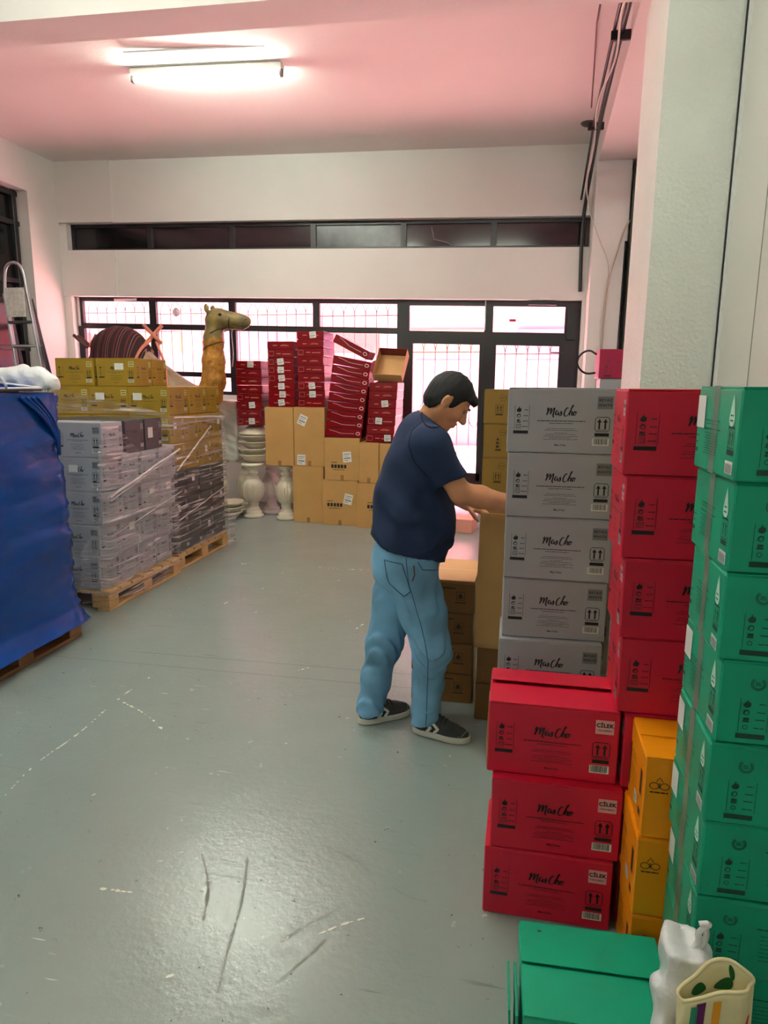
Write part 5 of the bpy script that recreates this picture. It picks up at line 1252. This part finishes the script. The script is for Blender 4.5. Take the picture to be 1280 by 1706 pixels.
def shirt_sd(X, Y, Z):
    ca, sa = math.cos(R(15)), math.sin(R(15)); A = np.array([[ca, sa, 0], [sa, -ca, 0], [0, 0, 1]])
    d = ell(X, Y, Z, (-.455, 2.95, 1.00), (.188, .180, .20), A)
    d = smin(d, ell(X, Y, Z, (-.468, 2.95, .92), (.170, .172, .17), A), .05)
    d = smin(d, ell(X, Y, Z, (-.462, 2.95, 1.14), (.166, .178, .20), A), .06); d = smin(d, ell(X, Y, Z, (-.430, 2.95, 1.29), (.146, .190, .17), A), .06)
    d = smin(d, cone(X, Y, Z, (-.378, 2.81, 1.375), (-.448, 3.085, 1.375), .078, .078), .05); d = smin(d, ell(X, Y, Z, (-.435, 2.948, 1.41), (.095, .13, .095), A), .05)
    # sleeve openings, neck opening, hem
    for a, c, n in (((-.368, 2.805, 1.37), (-.278, 2.815, 1.225), (.52, .05, -.85)), ((-.45, 3.09, 1.37), (-.385, 3.19, 1.22), (.45, .62, -.75))):
        n = V3(*n)/np.linalg.norm(n); pl = (X-c[0])*n[0]+(Y-c[1])*n[1]+(Z-c[2])*n[2]
        e = np.maximum(cone(X, Y, Z, a, tuple(V3(*c)+.05*n), .082, .068), pl-.006); d = smin(d, e, .028)
    d = np.maximum(d, .093-np.sqrt((X+.345)**2+(Y-2.943)**2+(Z-1.525)**2))
    d = np.maximum(d, (.945-.285*(X+.645))-Z)
    fo_ = np.sin(40*Z+26*X+5*np.sin(11*Y+6*X)); wr = -.011*np.clip((1.14-Z)/.14, 0, 1)*np.clip(fo_, 0, 1)**2*(.35+.65*np.abs(np.sin(7*X+5*Y+9*Z)))+.004*np.sin(19*Z-33*X)+.004*np.sin(30*(Z+X)+20*Y)*np.clip((1.34-Z)/.1, 0, 1)
    return d+wr
to = pobj('t_shirt', shirt_sd, (-.72, 2.66, .78), (-.16, 3.3, 1.56), .0075, SHIRT)
SHS = M('dark_navy_seam', (16, 28, 54), .9)
def jeans_sd(X, Y, Z):
    ca, sa = math.cos(R(15)), math.sin(R(15)); A = np.array([[ca, sa, 0], [sa, -ca, 0], [0, 0, 1]])
    d = ell(X, Y, Z, (-.478, 2.952, .885), (.158, .165, .15), A); d = smin(d, ell(X, Y, Z, (-.535, 2.945, .80), (.115, .15, .115), A), .05)
    d = smin(d, chain(X, Y, Z, [((-.455, 2.885, .82), .112), ((-.398, 2.868, .62), .102), ((-.352, 2.862, .45), .082), ((-.368, 2.888, .27), .068), ((-.385, 2.918, .06), .066)], .04), .04)
    d = smin(d, chain(X, Y, Z, [((-.525, 3.02, .82), .112), ((-.553, 3.01, .62), .098), ((-.598, 3.0, .40), .080), ((-.635, 2.985, .22), .067), ((-.662, 2.968, .06), .066)], .04), .03)
    kn = np.exp(-((Z-.40)/.10)**2)+.8*np.exp(-((Z-.10)/.06)**2)+.5*np.exp(-((Z-.70)/.08)**2)
    d = d+.0072*kn*np.sin(68*Z+30*X-10*np.sin(18*Y))+.0035*np.sin(26*Z+38*X+20*Y)*np.sin(14*Z-20*X)
    d = np.maximum(d, Z-.955); return np.maximum(d, .048+.008*np.sin(30*X)-Z)
jo = pobj('jeans', jeans_sd, (-.80, 2.70, .02), (-.20, 3.2, .97), .0068, DENIM)
def march(fn, p, dr, off):
    p = np.array(p, np.float64); dr = V3(*dr)/np.linalg.norm(dr)
    for _ in range(40):
        d = fn(*(p[:, k].astype(np.float32) for k in range(3))); p = p+dr*(np.maximum(d-off, -.01)*.8)[:, None]
    d = fn(*(p[:, k].astype(np.float32) for k in range(3)))
    return p[np.abs(d-off) < .01]
def patch(fn, name, pts2, org, ux, uy, dr, off, mat, parent, w=None):
    """polyline (w) laid on a surface by marching along dr"""
    org, ux, uy = V3(*org), V3(*ux), V3(*uy); P = [org+a*ux+b*uy for a, b in pts2]
    P = march(fn, P, dr, off); mb = MB(); mb.tube([tuple(q) for q in P], w, 6); return mb.build(name, mat, parent, smooth=True)
SEAM = M('dark_denim_seam', (46, 84, 118), .8)
vd = (.05, 1, -.1)
def dens(pts, n=8): return [(a[0]+(b[0]-a[0])*k/n, a[1]+(b[1]-a[1])*k/n) for a, b in zip(pts[:-1], pts[1:]) for k in range(n)]+[pts[-1]]
pk = [(-.64, .885), (-.545, .875), (-.505, .755), (-.535, .73), (-.615, .775), (-.64, .885)]
dvp = (.35, .9, -.1)
patch(jeans_sd, 'back_pocket', dens(pk), (0, 2.6, 0), (1, 0, 0), (0, 0, 1), dvp, .0005, SEAM, jo, .0022)
patch(jeans_sd, 'side_seam', dens([(-.47, .90), (-.455, .78), (-.40, .62), (-.365, .45), (-.375, .25), (-.385, .06)]), (0, 2.6, 0), (1, 0, 0), (0, 0, 1), vd, .0003, SEAM, jo, .0018)
patch(jeans_sd, 'front_pocket', dens([(-.42, .885), (-.40, .85), (-.34, .84)]), (0, 2.6, 0), (1, 0, 0), (0, 0, 1), vd, .0003, SEAM, jo, .0020)
patch(jeans_sd, 'key_cord', dens([(-.435, .87), (-.43, .83), (-.44, .80)]), (0, 2.6, 0), (1, 0, 0), (0, 0, 1), vd, .004, M('red_black_cord', (90, 20, 26), .6), jo, .0026)
patch(shirt_sd, 'sleeve_seam', dens([(-.405, 1.47), (-.447, 1.43), (-.456, 1.38), (-.43, 1.30), (-.375, 1.245)]), (0, 2.5, 0), (1, 0, 0), (0, 0, 1), (0, 1, 0), .0002, SHS, to, .002)
patch(shirt_sd, 'collar', [(-.352+.070*math.cos(R(q)), 1.515+.070*math.sin(R(q))) for q in range(170, 300, 6)], (0, 2.6, 0), (1, 0, 0), (0, 0, 1), (0, 1, 0), .0005, SHS, to, .0045)
# shoes
def shoe(hx, hy, ang):
    c, s = math.cos(ang), math.sin(ang)
    def loc(X, Y, Z): x, y = X-hx, Y-hy; return x*c+y*s, -x*s+y*c, Z
    def upper(X, Y, Z):
        x, y, z = loc(X, Y, Z)
        d = ell(x, y, z, (.075, 0, .045), (.075, .040, .055)); d = smin(d, cone(x, y, z, (.055, 0, .09), (.055, 0, .06), .040, .042), .02)
        d = smin(d, ell(x, y, z, (.185, -.002, .030), (.090, .045, .040)), .03); d = smin(d, cone(x, y, z, (.10, 0, .075), (.19, 0, .045), .035, .030), .02)
        return np.maximum(d, .022-z)
    def sole(X, Y, Z):
        x, y, z = loc(X, Y, Z)
        d2 = smin(ell(x, y, 0*z, (.075, 0, 0), (.080, .043, 1)), ell(x, y, 0*z, (.185, -.002, 0), (.096, .050, 1)), .03)
        return np.maximum(d2, np.abs(z-.016)-.0145)
    lo = (hx-.32, hy-.32, -.01); hi = (hx+.32, hy+.32, .14)
    bx_ = [hx+.14*c, hy+.14*s]; lo = (bx_[0]-.17, bx_[1]-.17, -.01); hi = (bx_[0]+.17, bx_[1]+.17, .14)
    u = pobj('shoe', upper, lo, hi, .005, M('charcoal_suede', (62, 62, 60), .8, var=(30, .2)))
    SOL = M('off_white_rubber', (214, 212, 200), .5); CHV = M('white_leather', (232, 232, 228), .5)
    so = sdf_obj('sole', sole, lo, hi, .0045, SOL, u)
    w = lambda a, b, z: (hx+a*c-b*s, hy+a*s+b*c, z)
    side = V3(-s, c, 0)
    for k in range(2):
        for sg in (-1,):
            a0 = .075+.036*k
            pts = [w(a0, sg*.09, .075), w(a0+.026, sg*.09, .052), w(a0+.008, sg*.09, .030)]
            P = [tuple(V3(*pts[i])+(V3(*pts[i+1])-V3(*pts[i]))*j/6) for i in range(2) for j in range(6)]+[pts[-1]]
            Q = march(upper, P, tuple(-sg*side), .0005); MB().tube([tuple(q) for q in Q], .0072, 6).build('chevron', CHV, u, smooth=True)
    for k in range(4):
        a0 = .105+.02*k; P = [w(a0, -.028+.056*j/8, .16) for j in range(9)]; Q = march(upper, P, (0, 0, -1), .0008); MB().tube([tuple(q) for q in Q], .0034, 6).build('lace', M('black_lace', (20, 20, 20), .7), u, smooth=True)
    P = [w(.232+.03*math.cos(q), .04*math.sin(q), .16) for q in [math.pi*(-.5+i/8) for i in range(9)]]; Q = march(upper, P, (0, 0, -1), .0006); MB().tube([tuple(q) for q in Q], .0024, 6).build('toe_seam', M('grey_trim', (120, 124, 124), .6), u, smooth=True)
    return u
shoe(-.441, 2.929, R(-12)); shoe(-.707, 2.932, R(38))
